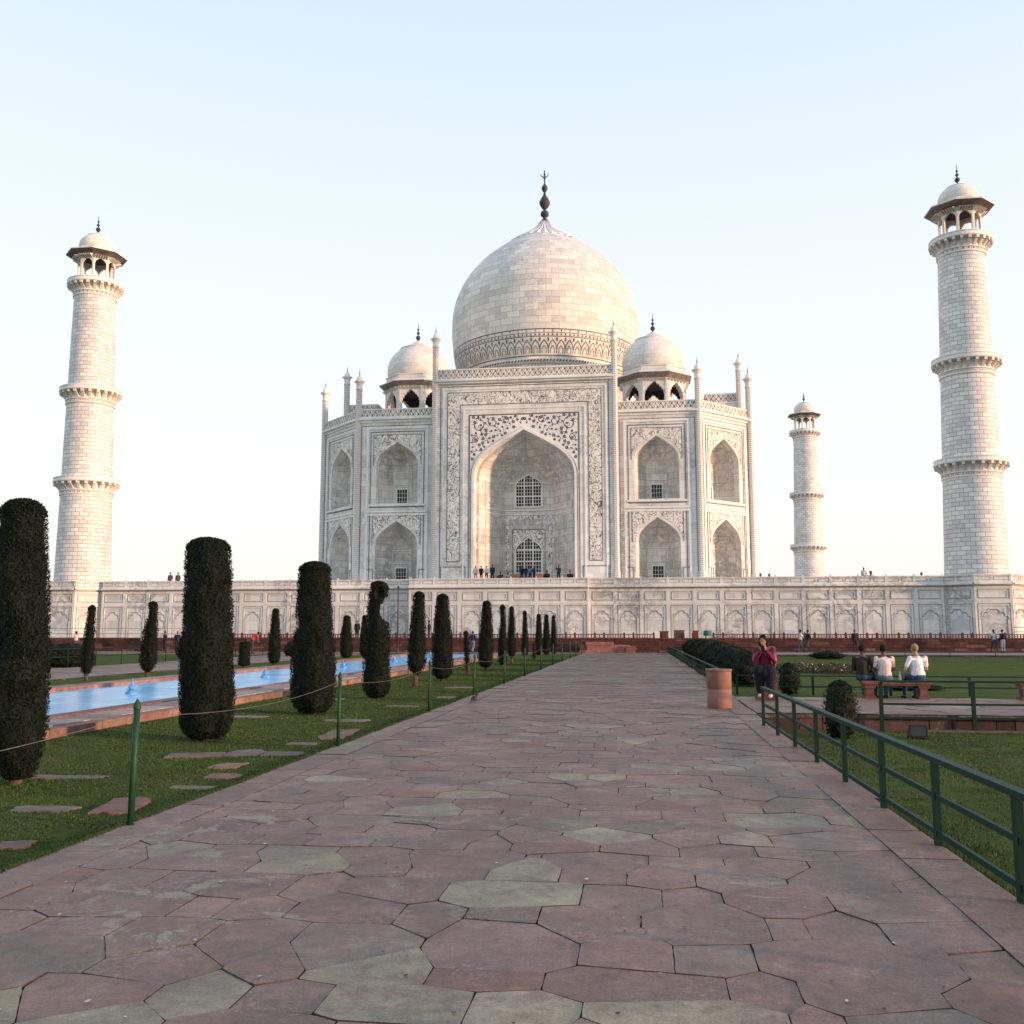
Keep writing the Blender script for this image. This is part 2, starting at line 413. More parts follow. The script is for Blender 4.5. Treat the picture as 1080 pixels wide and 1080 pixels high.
# door surround
sp = MB(TF)
spandrel(sp, 0, 1.95, 13.7, 1.55, 11.0, 12.75, yb-.05, 0, .12)
o = sp.build('spandrel', M['spand'], mau)
sp = MB(TF); frame(sp, -2.78, 2.78, ZB, 15.45, .45, yb, .06, 0, False); sp.build('inscription', M['script'], mau)
frame(line, -1.98, 1.98, ZB, 13.8, .05, yb, .07, 0, False)
# front inlays
sp = MB(TF)
frame(sp, -8.95, 8.95, 9.75, 29.5, 1.42, PY, .025, 0, False); sp.build('inscription', M['script'], mau)
for x, zt_, zb_ in ((9.02, 29.57, 9.68), (7.53, 28.08, 9.68), (6.45, 26.85, 7.4), (9.85, 30.3, 7.4)):
    frame(line, -x, x, zb_, zt_, .08, PY, .03, 0, False)
for s in (-1, 1):
    line.box(min(s*7.5, s*9.0), max(s*7.5, s*9.0), PY-.03, PY, 9.62, 9.7)
    frame(line, min(s*6.75, s*9.7), max(s*6.75, s*9.7), ZB+.05, 9.1, .07, PY, .05, 0)
frame(trim, -7.15, 7.15, ZB, 27.6, .16, PY, .07, 0, False)
frame(trim, -9.55, 9.55, ZB, 30.0, .14, PY, .07, 0, False)
arch_rib(trim, 0, A0, ZB, ZS0, ZT0, .26, PY, .14, 0, 16)
arch_rib(line, 0, A0+.30, ZB, ZS0, ZT0+.05, .06, PY, .04, 0, 16)
line.box(-PW+.4, PW-.4, PY-.03, PY, 30.45, 30.52)
trim.box(-PW, PW, PY-.16, PY, 30.62, 30.85); trim.box(-PW, PW, PY-.42, PY, 30.85, 31.05); trim.box(-PW, PW, PY-.12, 3.6, 31.05, 31.25)
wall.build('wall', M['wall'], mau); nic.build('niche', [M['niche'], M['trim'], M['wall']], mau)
line.build('inlay_line', M['ink'], mau); trim.build('cornice', M['trim'], mau)
# main spandrel: white field with scrolling black stems and flowers
sp = MB(TF); spandrel(sp, 0, 6.37, 26.77, A0+.18, ZS0, ZT0+.1, PY-.02, 0, .2, 14)
spo = sp.build('spandrel', M['trim'], mau)
vi = MB(TF)
rr_ = random.Random(3)
AR = arch(A0+.75, ZS0, ZT0+.8, 24)
def arch_z(x):
    x = abs(x)
    for (xa, za), (xb, zb_) in zip(AR, AR[1:]):
        if xb <= x <= xa: return za+(zb_-za)*((xa-x)/(xa-xb+1e-9))
    return ZS0
def inside(x, z, mrg=.16): return .05 < x < 6.37-mrg and z < 26.77-mrg and z > (arch_z(x) if x < A0+.7 else ZS0)-.28+mrg
def ribbon(pts, w, y):
    for (xa, za), (xb, zb_) in zip(pts, pts[1:]):
        d = math.hypot(xb-xa, zb_-za)
        if d < 1e-6: continue
        nx, nz = -(zb_-za)/d*w/2, (xb-xa)/d*w/2
        for s in (1, -1):
            q = [(s*(xa-nx), y, za-nz), (s*(xb-nx), y, zb_-nz), (s*(xb+nx), y, zb_+nz), (s*(xa+nx), y, za+nz)]
            vi.poly(q if s > 0 else q[::-1], 0)
pts = []
for tr in range(4000):
    x, z = rr_.uniform(.1, 6.2), rr_.uniform(20.2, 26.6)
    if inside(x, z, .22) and all(math.hypot(x-a_, z-b_) > .47 for a_, b_ in pts): pts.append((x, z))
yv = PY-.035
for k, (x, z) in enumerate(pts):
    r = rr_.uniform(.10, .17) if k % 3 else .20
    for s in (1, -1):
        if k % 3:
            vi.poly([(s*(x+r*math.cos(t*PI/4)), yv, z+r*math.sin(t*PI/4)) for t in range(8)][::s], 1 if k % 2 else 0)
        else:
            for t in range(5):
                a_ = 2*PI*t/5+k
                cx_, cz_ = x+r*.62*math.cos(a_), z+r*.62*math.sin(a_)
                vi.poly([(s*(cx_+r*.42*math.cos(u*PI/3)), yv-.001*t, cz_+r*.42*math.sin(u*PI/3)) for u in range(6)][::s], 0)
    # short curling stem
    a0 = rr_.uniform(0, 6.28); st = [(x, z)]; l = rr_.uniform(.35, .6)
    for t in range(1, 9):
        a_ = a0+t*.35*(1 if k % 2 else -1)
        nx_, nz_ = st[-1][0]+l/7*math.cos(a_), st[-1][1]+l/7*math.sin(a_)
        if not inside(nx_, nz_, .1): break
        st.append((nx_, nz_))
    ribbon(st, .045, yv+.005)
# the big scrolls
for cx_, cz_, R_, tw in ((5.35, 25.55, .85, 1), (3.6, 25.9, .6, -1), (5.75, 23.9, .5, 1), (2.1, 26.1, .45, 1), (4.6, 24.9, .5, -1)):
    st = []
    for t in range(26):
        a_ = tw*t*.26+1.2; r = R_*(1-t/40)
        x, z = cx_+r*math.cos(a_), cz_+r*math.sin(a_)
        if inside(x, z, .08): st.append((x, z))
        else:
            ribbon(st, .085, yv+.004); st = []
    ribbon(st, .085, yv+.004)
frame(vi, -6.40, 6.40, 20.0, 26.80, .09, PY, .04, 0, False)
vi.build('inlay', [M['ink'], M['redink']], spo)
par = MB(TF); par.box(-PW, PW, PY-.02, PY+.5, 31.25, 32.25)
p = par.build('parapet', M['band'], mau)
par = MB(TF); par.box(-PW, PW, PY-.08, PY+.56, 32.25, 32.4); par.build('coping', M['trim'], p)

# ---- side and rear portals (their fronts turn away; block, parapet and pinnacles show above the roof)
for nx, ny, d in ((1, 0, HW), (-1, 0, HW), (0, 1, HD)):
    d -= .9 if ny == 0 else 0
    T = face_T(XC+nx*d, YC+ny*d, nx, ny)
    w = MB(T); w.box(-PW, PW, PY, 3.5, ZB, PT); w.build('wall', M['wall'], mau)
    w = MB(T); w.box(-PW, PW, PY+.02, 3.48, 31.25, 32.25); p = w.build('parapet', M['band'], mau)
    w = MB(T); w.box(-PW-.05, PW+.05, PY-.3, 3.6, 31.05, 31.25); w.box(-PW, PW, PY-.05, 3.55, 32.25, 32.4); w.build('coping', M['trim'], p)

# ---- engaged pinnacle shafts
def pinnacle(x, y, ztop, r=.37):
    b = MB(); zc = ztop-1.7
    b.lathe([(r*1.25, ZB), (r*1.25, ZB+1.1), (r, ZB+1.3), (r, zc-.9)], 8, x, y, PI/8, 0, False)
    o = b.build('pinnacle', M['shaft'], mau)
    b = MB()
    b.lathe([(r*1.12, zc-.9), (r*1.12, zc-.75), (r*.95, zc-.6), (r*1.05, zc-.3), (r*1.25, zc-.05), (r*1.75, zc+.08), (r*1.75, zc+.16), (r*1.1, zc+.25), (r*.95, zc+.5), (r*.55, zc+.75), (r*.25, zc+.9)], 12, x, y, 0, 0, True)
    b.build('capital', M['trim'], o)
    b = MB(); b.lathe([(r*.28, zc+.9), (.05, zc+1.1), (.10, zc+1.2), (.04, zc+1.3), (.02, ztop), (0, ztop+.05)], 8, x, y)
    b.build('spire', M['eave'], o)
for s in (-1, 1):
    pinnacle(XC+s*(PW+.12), YW+PY+.15, 37.75)
    pinnacle(XC+s*(HW-CH+.1), YW-.05, 33.1)
    pinnacle(XC+s*(HW+.1), YW+CH, 33.5)
    pinnacle(XC+s*(HW-.1), YC-PW-.1, 37.8, .40)
    pinnacle(XC+s*(HW-.1), YC+PW+.1, 37.8, .40)

# ---- kiosks (shared by roof and minarets)
def cusp(a, zs, zt, lobes=5, n=4, amp=.06):
    # scalloped pointed arch, right half
    base = arch(a, zs, zt, lobes*n); o = []
    for i, (x, z) in enumerate(base):
        ph = (i % n)/n; k = amp*a*(math.sin(PI*ph))
        o.append((x+k*.6*(x/a), z+k)) if 0 < i < len(base)-1 else o.append((x, z))
    return o
def kiosk(cx, cy, z0, apo, zs, za, zw, open_a, eave_r, eave_lo, eave_hi, dome_r, dome_z, dome_top, fin_top, parent, thick=.35, mat=None, cap_r=.42, slim=False):
    mat = mat or M['kiosk']
    hw = apo*math.tan(PI/8)
    b = MB()
    for k in range(8):
        an = -PI/2+k*PI/4; nx, ny = math.cos(an), math.sin(an)
        for inner in (0, 1):
            ap = apo-(thick if inner else 0); h = ap*math.tan(PI/8)
            b.T = face_T(cx+nx*ap, cy+ny*ap, nx, ny)
            c = cusp(open_a, zs, za, amp=.11)
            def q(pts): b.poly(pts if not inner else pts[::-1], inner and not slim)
            q([(-h, 0, z0), (-open_a, 0, z0), (-open_a, 0, zw), (-h, 0, zw)])
            q([(open_a, 0, z0), (h, 0, z0), (h, 0, zw), (open_a, 0, zw)])
            for (xa, z_a), (xb, z_b) in zip(c, c[1:]):
                xa = min(xa, open_a); xb = min(xb, open_a)
                q([(xb, 0, z_b), (xa, 0, z_a), (xa, 0, zw), (xb, 0, zw)])
                q([(-xa, 0, z_a), (-xb, 0, z_b), (-xb, 0, zw), (-xa, 0, zw)])
            if not inner:
                full = [(open_a, z0)]+c+[(-x, z) for x, z in c[-2::-1]]+[(-open_a, z0)]
                for (xa, z_a), (xb, z_b) in zip(full, full[1:]):
                    b.poly([(xa, 0, z_a), (xa, thick, z_a), (xb, thick, z_b), (xb, 0, z_b)])
                if not slim:
                    frame(b, -h+.18, h-.18, z0, zw-.25, .10, 0, .05, 0, False)
    b.T = Matrix.Identity(4)
    rc = apo/math.cos(PI/8)
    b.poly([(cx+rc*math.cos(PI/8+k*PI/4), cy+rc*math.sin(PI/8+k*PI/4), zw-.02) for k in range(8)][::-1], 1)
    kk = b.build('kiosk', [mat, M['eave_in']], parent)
    b = MB()
    ro = eave_r
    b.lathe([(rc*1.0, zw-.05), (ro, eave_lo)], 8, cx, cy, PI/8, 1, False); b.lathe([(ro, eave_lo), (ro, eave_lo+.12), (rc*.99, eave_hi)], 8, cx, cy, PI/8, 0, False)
    nbr = 6
    for k in range(8):                # brackets under the eave
        an = -PI/2+k*PI/4; nx, ny = math.cos(an), math.sin(an)
        b.T = face_T(cx+nx*apo, cy+ny*apo, nx, ny)
        for j in range(nbr):
            x = -hw+hw*2*(j+.5)/nbr; d = (ro*math.cos(PI/8)-apo)*.62; w = hw*.11
            zb_ = zw-.22
            b.poly([(x-w/2, 0, zb_-.25), (x-w/2, -d, zb_+.02), (x-w/2, 0, zb_+.25)], 0)
            b.poly([(x+w/2, 0, zb_-.25), (x+w/2, 0, zb_+.25), (x+w/2, -d, zb_+.02)], 0)
            b.poly([(x-w/2, 0, zb_-.25), (x+w/2, 0, zb_-.25), (x+w/2, -d, zb_+.02), (x-w/2, -d, zb_+.02)], 0)
    b.T = Matrix.Identity(4)
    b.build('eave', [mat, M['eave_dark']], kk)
    b = MB()
    H = dome_top-dome_z
    b.lathe([(rc*.97, eave_hi-.3), (rc*.97, dome_z-.12), (rc*1.0, dome_z-.1), (rc*1.0, dome_z)], 8, cx, cy, PI/8, 0, False)
    prof = [(.965, 0), (.995, .08), (1.01, .18), (1.0, .30), (.955, .42), (.88, .53), (.78, .63), (.66, .715), (.53, .785)]
    b.lathe([(dome_r*r, dome_z+H*z) for r, z in prof], 32 if not slim else 24, cx, cy, 0, 0, True, ref=dome_r)
    L = [(cap_r*1.18, .765), (cap_r*1.24, .785), (cap_r*1.12, .80), (cap_r*.92, .83), (cap_r*.62, .88), (cap_r*.36, .94), (cap_r*.14, 1.0)]
    b.lathe([(dome_r*r*1.15, dome_z+H*z) for r, z in L], 24, cx, cy, 0, 0, True)
    b.build('dome', mat, kk)
    F = fin_top-dome_top; s_ = F/4.0
    fp = [(.25, -.15), (.10, .05), (.16, .25), (.42, .55), (.50, .80), (.36, 1.1), (.10, 1.3), (.12, 1.42), (.32, 1.65), (.33, 1.8), (.10, 2.1), (.10, 2.25), (.22, 2.45), (.22, 2.55), (.07, 2.8), (.05, 3.6), (0, 4.0)]
    b = MB(); b.lathe([(r*s_, dome_top+z*s_) for r, z in fp], 12, cx, cy); b.build('finial', M['bronze'], kk)
    return kk
for sx in (-1, 1):
    for sy in (-1, 1):
        kiosk(XC+sx*15.2, YC+sy*15.3, ZR-.3, 3.85, 30.1, 32.0, 32.5, 1.18, 5.0, 32.98, 33.5, 3.9, 34.1, 39.35, 41.9, mau, .6, M['kiosk'], .42)

# ---- drum, great dome, lotus cap and finial
b = MB()
b.lathe([(11.7, ZR-.3), (11.7, 35.4), (12.0, 35.6), (12.0, 35.9)], 96, XC, YC, 0, 0, True)
dr = b.build('drum', M['dome'], mau)
b = MB(); b.lathe([(12.02, 35.9), (12.02, 36.8)], 96, XC, YC, 0, 0, True); b.build('ornament_band', M['ring'], dr)
b = MB()
DP = [(12.1, 36.8), (12.35, 37.0), (12.35, 37.3), (12.25, 37.45), (12.65, 38.4), (13.0, 39.8), (13.28, 41.5), (13.45, 43.4), (13.5, 45.3), (13.35, 47.2), (12.95, 49.0), (12.3, 50.6), (11.45, 52.1), (10.4, 53.5), (9.15, 54.85), (7.8, 56.0), (6.5, 57.0), (5.3, 57.75), (4.2, 58.35)]
def cr(P, n=3):
    o = []
    for i in range(len(P)-1):
        p0, p1, p2, p3 = P[max(i-1, 0)], P[i], P[i+1], P[min(i+2, len(P)-1)]
        for j in range(n):
            t = j/n
            o.append(tuple(.5*((2*p1[k])+(-p0[k]+p2[k])*t+(2*p0[k]-5*p1[k]+4*p2[k]-p3[k])*t*t+(-p0[k]+3*p1[k]-3*p2[k]+p3[k])*t**3) for k in (0, 1)))
    return o+[P[-1]]
b.lathe(DP[:4], 128, XC, YC, 0, 0, True)
DS = cr(DP[3:])
b.lathe(DS, 128, XC, YC, 0, 0, True, ref=12.9)
dome = b.build('dome', M['dome'], mau)
def dr_at(z):
    for (ra, za), (rb, zb_) in zip(DS, DS[1:]):
        if za <= z <= zb_: return ra+(rb-ra)*(z-za)/(zb_-za+1e-9)
    return DS[-1][0]
b = MB()    # inlaid petal border at the foot of the dome
def surf(a, z, o=.03):
    r = dr_at(z)+o; return (XC+r*math.cos(a), YC+r*math.sin(a), z)
def dstrip(pts, w, o=.03, m=0):
    for (a0, z0), (a1, z1) in zip(pts, pts[1:]):
        rr0 = 13.0
        dx, dz = (a1-a0)*rr0, z1-z0; d = math.hypot(dx, dz)
        if d < 1e-6: continue
        na, nz = -dz/d*w/2/rr0, dx/d*w/2
        b.poly([surf(a0-na, z0-nz, o), surf(a1-na, z1-nz, o), surf(a1+na, z1+nz, o), surf(a0+na, z0+nz, o)], m)
NP = 72
for k in range(NP):
    a = 2*PI*k/NP; h = PI/NP
    for z, w in ((37.75, .09), (40.15, .10), (40.63, .07), (41.11, .13)):
        dstrip([(a-h, z), (a+h, z)], w)
    L_ = [(1, 38.03), (.98, 38.67), (.78, 39.11), (.4, 39.43), (0, 39.75)]
    dstrip([(a+x*h, z) for x, z in L_], .10); dstrip([(a-x*h, z) for x, z in L_], .10)
    L_ = [(.5, 38.03), (.5, 38.43), (.3, 38.75), (0, 38.99)]
    dstrip([(a+x*h, z) for x, z in L_], .07); dstrip([(a-x*h, z) for x, z in L_], .07)
    dstrip([(a+h, 39.55), (a+h, 39.99)], .22, .035)
    dstrip([(a, 40.27), (a, 40.51)], .16, .035); dstrip([(a+h, 40.27), (a+h, 40.51)], .16, .035)
    dstrip([(a, 40.71), (a, 41.03)], .08, .035)
b.build('petal_inlay', M['ink'], dome)
b = MB()   # rope moulding
for k in range(180):
    a = 2*PI*k/180; a2 = a+2*PI/180*.62
    b.poly([(XC+12.39*math.cos(a), YC+12.39*math.sin(a), 37.02), (XC+12.39*math.cos(a2), YC+12.39*math.sin(a2), 37.02), (XC+12.39*math.cos(a2+.012), YC+12.39*math.sin(a2+.012), 37.28), (XC+12.39*math.cos(a+.012), YC+12.39*math.sin(a+.012), 37.28)])
b.build('rope_moulding', M['ink'], dome)
# lotus cap
b = MB()
NL = 32
prof = [(5.3, 57.72), (5.05, 58.0), (4.05, 58.7), (3.05, 59.3), (2.2, 59.9), (1.5, 60.55), (1.0, 61.15), (.85, 61.5)]
for k in range(NL):
    a0, a1 = 2*PI*k/NL, 2*PI*(k+1)/NL; am = (a0+a1)/2
    for (r0, z0), (r1, z1) in zip(prof, prof[1:]):
        P = lambda a, r, z, q=0: (XC+(r+q)*math.cos(a), YC+(r+q)*math.sin(a), z)
        b.poly([P(a0, r0, z0), P(am, r0, z0, .05+.05*r0), P(am, r1, z1, .05+.05*r1), P(a0, r1, z1)])
        b.poly([P(am, r0, z0, .05+.05*r0), P(a1, r0, z0), P(a1, r1, z1), P(am, r1, z1, .05+.05*r1)])
    # curled petal tips round the rim
    r = 5.7; zz = 57.45
    b.poly([P(a0+.02, 5.1, 57.85), P(a0+.03, r, zz), P(am, r+.12, zz+.26), P(a1-.03, r, zz), P(a1-.02, 5.1, 57.85)])
    b.poly([P(a0+.03, r, zz), P(a0+.06, r-.1, zz-.35), P(a1-.06, r-.1, zz-.35), P(a1-.03, r, zz), P(am, r+.12, zz+.26)])
lo = b.build('lotus_cap', M['trim'], mau)
b = MB()
for k in range(NL):
    a0 = 2*PI*k/NL
    for (r0, z0), (r1, z1) in zip(prof[1:-1], prof[2:]):
        w = .09/max(r0, 1)
        b.poly([P(a0-w, r0, z0, .03), P(a0+w, r0, z0, .03), P(a0+w, r1, z1, .03), P(a0-w, r1, z1, .03)])
b.lathe([(1.0, 61.0), (1.05, 61.15), (.85, 61.5)], 24, XC, YC)
b.build('petal_line', M['redink'], lo)
b = MB()
fp = [(1.05, 61.65), (.95, 62.0), (.45, 62.6), (.25, 62.85), (.3, 62.95), (.62, 63.2), (.70, 63.5), (.55, 63.85), (.22, 64.05), (.22, 64.15), (.55, 64.5), (.85, 65.0), (.88, 65.35), (.62, 65.85), (.3, 66.3), (.2, 66.6), (.17, 66.9), (.3, 67.0), (.5, 67.35), (.5, 67.6), (.3, 67.95), (.12, 68.15), (.10, 68.9), (.2, 69.0), (.22, 69.15), (.07, 69.3), (.05, 69.9)]
b.T = Matrix.Translation((0, 0, -.6)); b.lathe([(r*.9, z) for r, z in fp], 20, XC, YC)
cpts = []
for t in range(17):
    a = PI+PI*t/16; cpts.append((XC+.62*math.cos(a), YC, 69.85+.62*math.sin(a)))
b.tube(cpts, [.02+.075*math.sin(PI*t/16) for t in range(17)], 6)
b.lathe([(.05, 69.3), (.16, 69.55), (.16, 69.7), (.05, 69.9), (.12, 70.05), (0, 70.45)], 10, XC, YC)
b.build('finial', M['bronze'], mau)

# ------------------------------------------------------------------ minarets
def minaret(label):
    cx, cy = XC-43.2, YC-43.0
    t = thing('minaret', label, 'minaret', (cx, cy, ZT), 'corner minarets of the terrace')
    lean = .0
    stages = [(ZT+.75, 2.68, 15.9, 2.45), (17.1, 2.43, 25.4, 2.27), (26.55, 2.24, 37.0, 2.02)]
    for z0, r0, z1, r1 in stages:
        b = MB(); b.lathe([(r0, z0), (r1, z1)], 64, cx, cy, 0, 0, True, ref=2.6); b.build('shaft', M['minaret'], t)
    b = MB(); b.lathe([(2.95, ZT), (2.95, ZT+.25), (2.85, ZT+.3), (2.85, ZT+.75), (2.72, ZT+.8)], 48, cx, cy, 0, 0, True); b.build('foot', M['trim'], t)
    for zf, rs, ro in ((16.75, 2.44, 3.14), (26.2, 2.26, 2.96), (37.7, 2.02, 2.72)):
        b = MB()
        b.lathe([(rs+.02, zf-1.35), (rs+.12, zf-1.3), (rs+.12, zf-1.15), (rs+.06, zf-1.1), (rs+.06, zf-.95), (rs+.15, zf-.9), (rs+.12, zf-.75), (rs+.12, zf-.1), (ro, zf-.05), (ro+.06, zf), (ro+.06, zf+.12), (ro-.02, zf+.14), (ro-.02, zf+.36), (ro+.03, zf+.38), (ro+.03, zf+.46), (ro-.12, zf+.46), (ro-.12, zf+.15), (rs-.1, zf+.12)], 48, cx, cy, 0, 0, False)
        bal = b.build('balcony', M['trim'], t)
        b = MB()
        for k in range(24):
            a = 2*PI*k/24; b.T = Matrix.Translation((cx, cy, 0)) @ Matrix.Rotation(a, 4, 'Z')
            w = .13
            pr_ = [(rs+.05, zf-.95), (rs+.25, zf-.62), (ro-.18, zf-.34), (ro, zf-.30), (ro, zf-.05), (rs+.05, zf-.05)]
            b.poly([(x, -w, z) for x, z in pr_]); b.poly([(x, w, z) for x, z in pr_][::-1])
            for (xa, za_), (xb, zb_) in zip(pr_[:-1], pr_[1:]): b.poly([(xa, -w, za_), (xa, w, za_), (xb, w, zb_), (xb, -w, zb_)])
        b.T = Matrix.Identity(4)
        b.lathe([(rs+.13, zf-1.14), (rs+.13, zf-.98)], 48, cx, cy, 0, 1)
        b.build('bracket', [M['kiosk'], M['ring']], bal)
    kiosk(cx, cy, 37.8, 1.72, 39.7, 40.45, 40.8, .56, 3.05, 41.02, 41.5, 1.78, 41.75, 43.75, 45.75, t, .2, M['kiosk'], .42, True)
    return t
m1 = minaret('tall white marble minaret at the left corner of the terrace, nearest the blue pool side')
m2 = copy_tree(m1); m2.location = (XC+43.2, YC-43.0, ZT); m2['label'] = 'tall white marble minaret at the right front corner, reaching highest into the sky'
m3 = copy_tree(m1); m3.location = (XC+43.2, YC+43.0, ZT); m3['label'] = 'smaller looking distant minaret behind the terrace, between the dome building and right minaret'
for m_, sx, sy in ((m1, -1, -1), (m2, 1, -1), (m3, 1, 1)):
    m_.rotation_euler = (rad(-.45*sy), rad(.45*sx), 0)

# ------------------------------------------------------------------ marble plinth of the terrace
pl = thing('terrace_plinth', 'long white marble terrace wall with blind cusped arches and panels, carrying building and minarets', 'terrace', (XC, 88.4, 0))
YP = 88.4; HP = 47.0
b = MB(); b.box(XC-HP, XC+HP, YP+.15, 2*YC-YP, .6, ZT); b.build('terrace_floor', M['roof'], pl)
def blind_arch(mb, cx, a, zb, zs, zt, y, m=0):
    c = cusp(a, zs, zt, 3, 4, .16)
    A = [(a, zb)]+c+[(-x, z) for x, z in c[-2::-1]]+[(-a, zb)]
    w = .06
    for (x0, z0), (x1, z1) in zip(A, A[1:]):
        mb.poly([(cx+x0, y-.045, z0), (cx+x0*1.09, y-.045, z0+w*.9), (cx+x1*1.09, y-.045, z1+w*.9), (cx+x1, y-.045, z1)], m)
        mb.poly([(cx+x0, y-.045, z0), (cx+x1, y-.045, z1), (cx+x1, y, z1), (cx+x0, y, z0)], m)
def plinth_run(T, x0, x1, nb, first=False):
    wall = MB(T); trim = MB(T); line = MB(T)
    wall.poly([(x0, 0, .6), (x1, 0, .6), (x1, 0, ZT-.2), (x0, 0, ZT-.2)])
    # cornice and parapet
    trim.box(x0, x1, -.10, .2, 5.62, 5.72); trim.box(x0, x1, -.34, .2, 5.72, 5.86); trim.box(x0, x1, -.16, .2, 5.86, 6.0)
    trim.box(x0, x1, .0, .22, 6.0, 6.5); trim.box(x0, x1, -.05, .27, 6.5, 6.6)
    line.box(x0, x1, -.13, -.10, 5.60, 5.64)
    bw = (x1-x0)/nb
    for k in range(nb+1):
        x = x0+bw*k; xa, xb = max(x-.17, x0), min(x+.17, x1)
        trim.box(xa, xb, -.06, 0, .6, 5.62)
        trim.box(xa+.04, xb-.04, -.03, 0.0, 6.0, 6.5)
        if nb > 1: trim.box(x-.05 if k else x0, x+.05 if k < nb else x1, .04, .16, 6.6, 6.76)
    for k in range(nb):
        cx = x0+bw*(k+.5); h = bw/2-.17
        xa, xb = cx-h, cx+h
        trim.box(xa, xb, -.055, 0, 4.10, 4.46); trim.box(xa, xb, -.055, 0, 5.36, 5.62)
        frame(line, xa+.12, xb-.12, 4.54, 5.28, .035, 0, .025, 0); frame(trim, xa+.17, xb-.17, 4.60, 5.22, .07, 0, .04, 0)
        frame(line, xa+.06, xb-.06, 1.0, 4.06, .035, 0, .025, 0, False); frame(trim, xa+.10, xb-.10, 1.0, 4.0, .08, 0, .05, 0, False)
        blind_arch(trim, cx, (h-.28), 1.0, 2.6, 3.58, 0, 0); blind_arch(line, cx, (h-.28)*.93, 1.0, 2.57, 3.50, .018, 0)
        for s in (-1, 1): frame(line, min(cx+s*.12, cx+s*(bw/2-.1)), max(cx+s*.12, cx+s*(bw/2-.1)), 6.1, 6.42, .03, 0, .02, 0)
    wall.build('panel_wall', M['plinth'], pl); trim.build('moulding', M['plinth_trim'], pl); line.build('inlay_line', M['inkl'], pl)
M['inkl'] = plain('grey_joint_inlay', (.26, .23, .20), .6, .3, 3)
TP = face_T(XC, YP, 0, -1)
CW = 8.4
plinth_run(TP, CW, 39.6, 13); plinth_run(TP, -39.6, -CW, 13)
plinth_run(face_T(XC, YP-.8, 0, -1), -CW, CW, 7)
b = MB()
for s in (-1, 1):
    q = [(XC+s*CW, YP-.8, .6), (XC+s*CW, YP, .6), (XC+s*CW, YP, 6.55), (XC+s*CW, YP-.8, 6.55)]
    b.poly(q if s > 0 else q[::-1])
b.poly([(XC-CW, YP-.58, ZT), (XC+CW, YP-.58, ZT), (XC+CW, YP+.2, ZT), (XC-CW, YP+.2, ZT)])
b.build('return_wall', M['plinth'], pl)
for sx in (-1, 1):
    for k in range(8):
        ap = 3.72; an = -PI/2+k*PI/4; nx, ny = math.cos(an), math.sin(an)
        if ny > .5: continue
        hw_ = ap*math.tan(PI/8)
        plinth_run(face_T(XC+sx*43.2+nx*ap, YC-43.0+ny*ap, nx, ny), -hw_, hw_, 1)
    b = MB(); rc = 3.72/math.cos(PI/8)*.995
    b.poly([(XC+sx*43.2+rc*math.cos(PI/8+k*PI/4), YC-43.0+rc*math.sin(PI/8+k*PI/4), ZT+.02) for k in range(8)])
    b.build('terrace_floor', M['roof'], pl)
# ------------------------------------------------------------------ garden materials
def tinted(name, mul=1.0, rough=.75, nscale=9, nvar=.3, bump=.3, spec=.3, stain=None, stain_amt=.0):
    t = NT(name); at = t.n('ShaderNodeAttribute', _attribute_name='tint').outputs['Color']
    p = t.pos(); nz = t.noise(p, nscale, 8, .65).outputs[0]
    k = t.n('ShaderNodeMapRange', Value=nz); k.inputs[1].default_value = .3; k.inputs[2].default_value = .7
    k.inputs[3].default_value = (1-nvar)*mul; k.inputs[4].default_value = (1+nvar)*mul
    sc3 = t.n('ShaderNodeCombineXYZ', X=k.outputs[0], Y=k.outputs[0], Z=k.outputs[0])
    c = t.mix(1.0, at, sc3.outputs[0], 'MULTIPLY')
    if stain:
        m = t.math('MULTIPLY', t.step(t.noise(p, 1.1, 7, .7, .6).outputs[0], .56, .66), t.step(t.noise(p, 14, 5, .7).outputs[0], .42, .60))
        c = t.mix(t.math('MULTIPLY', m, stain_amt), c, stain)
    if bump: t.bump(nz, bump, .02)
    return t.fin(c, rough, spec)
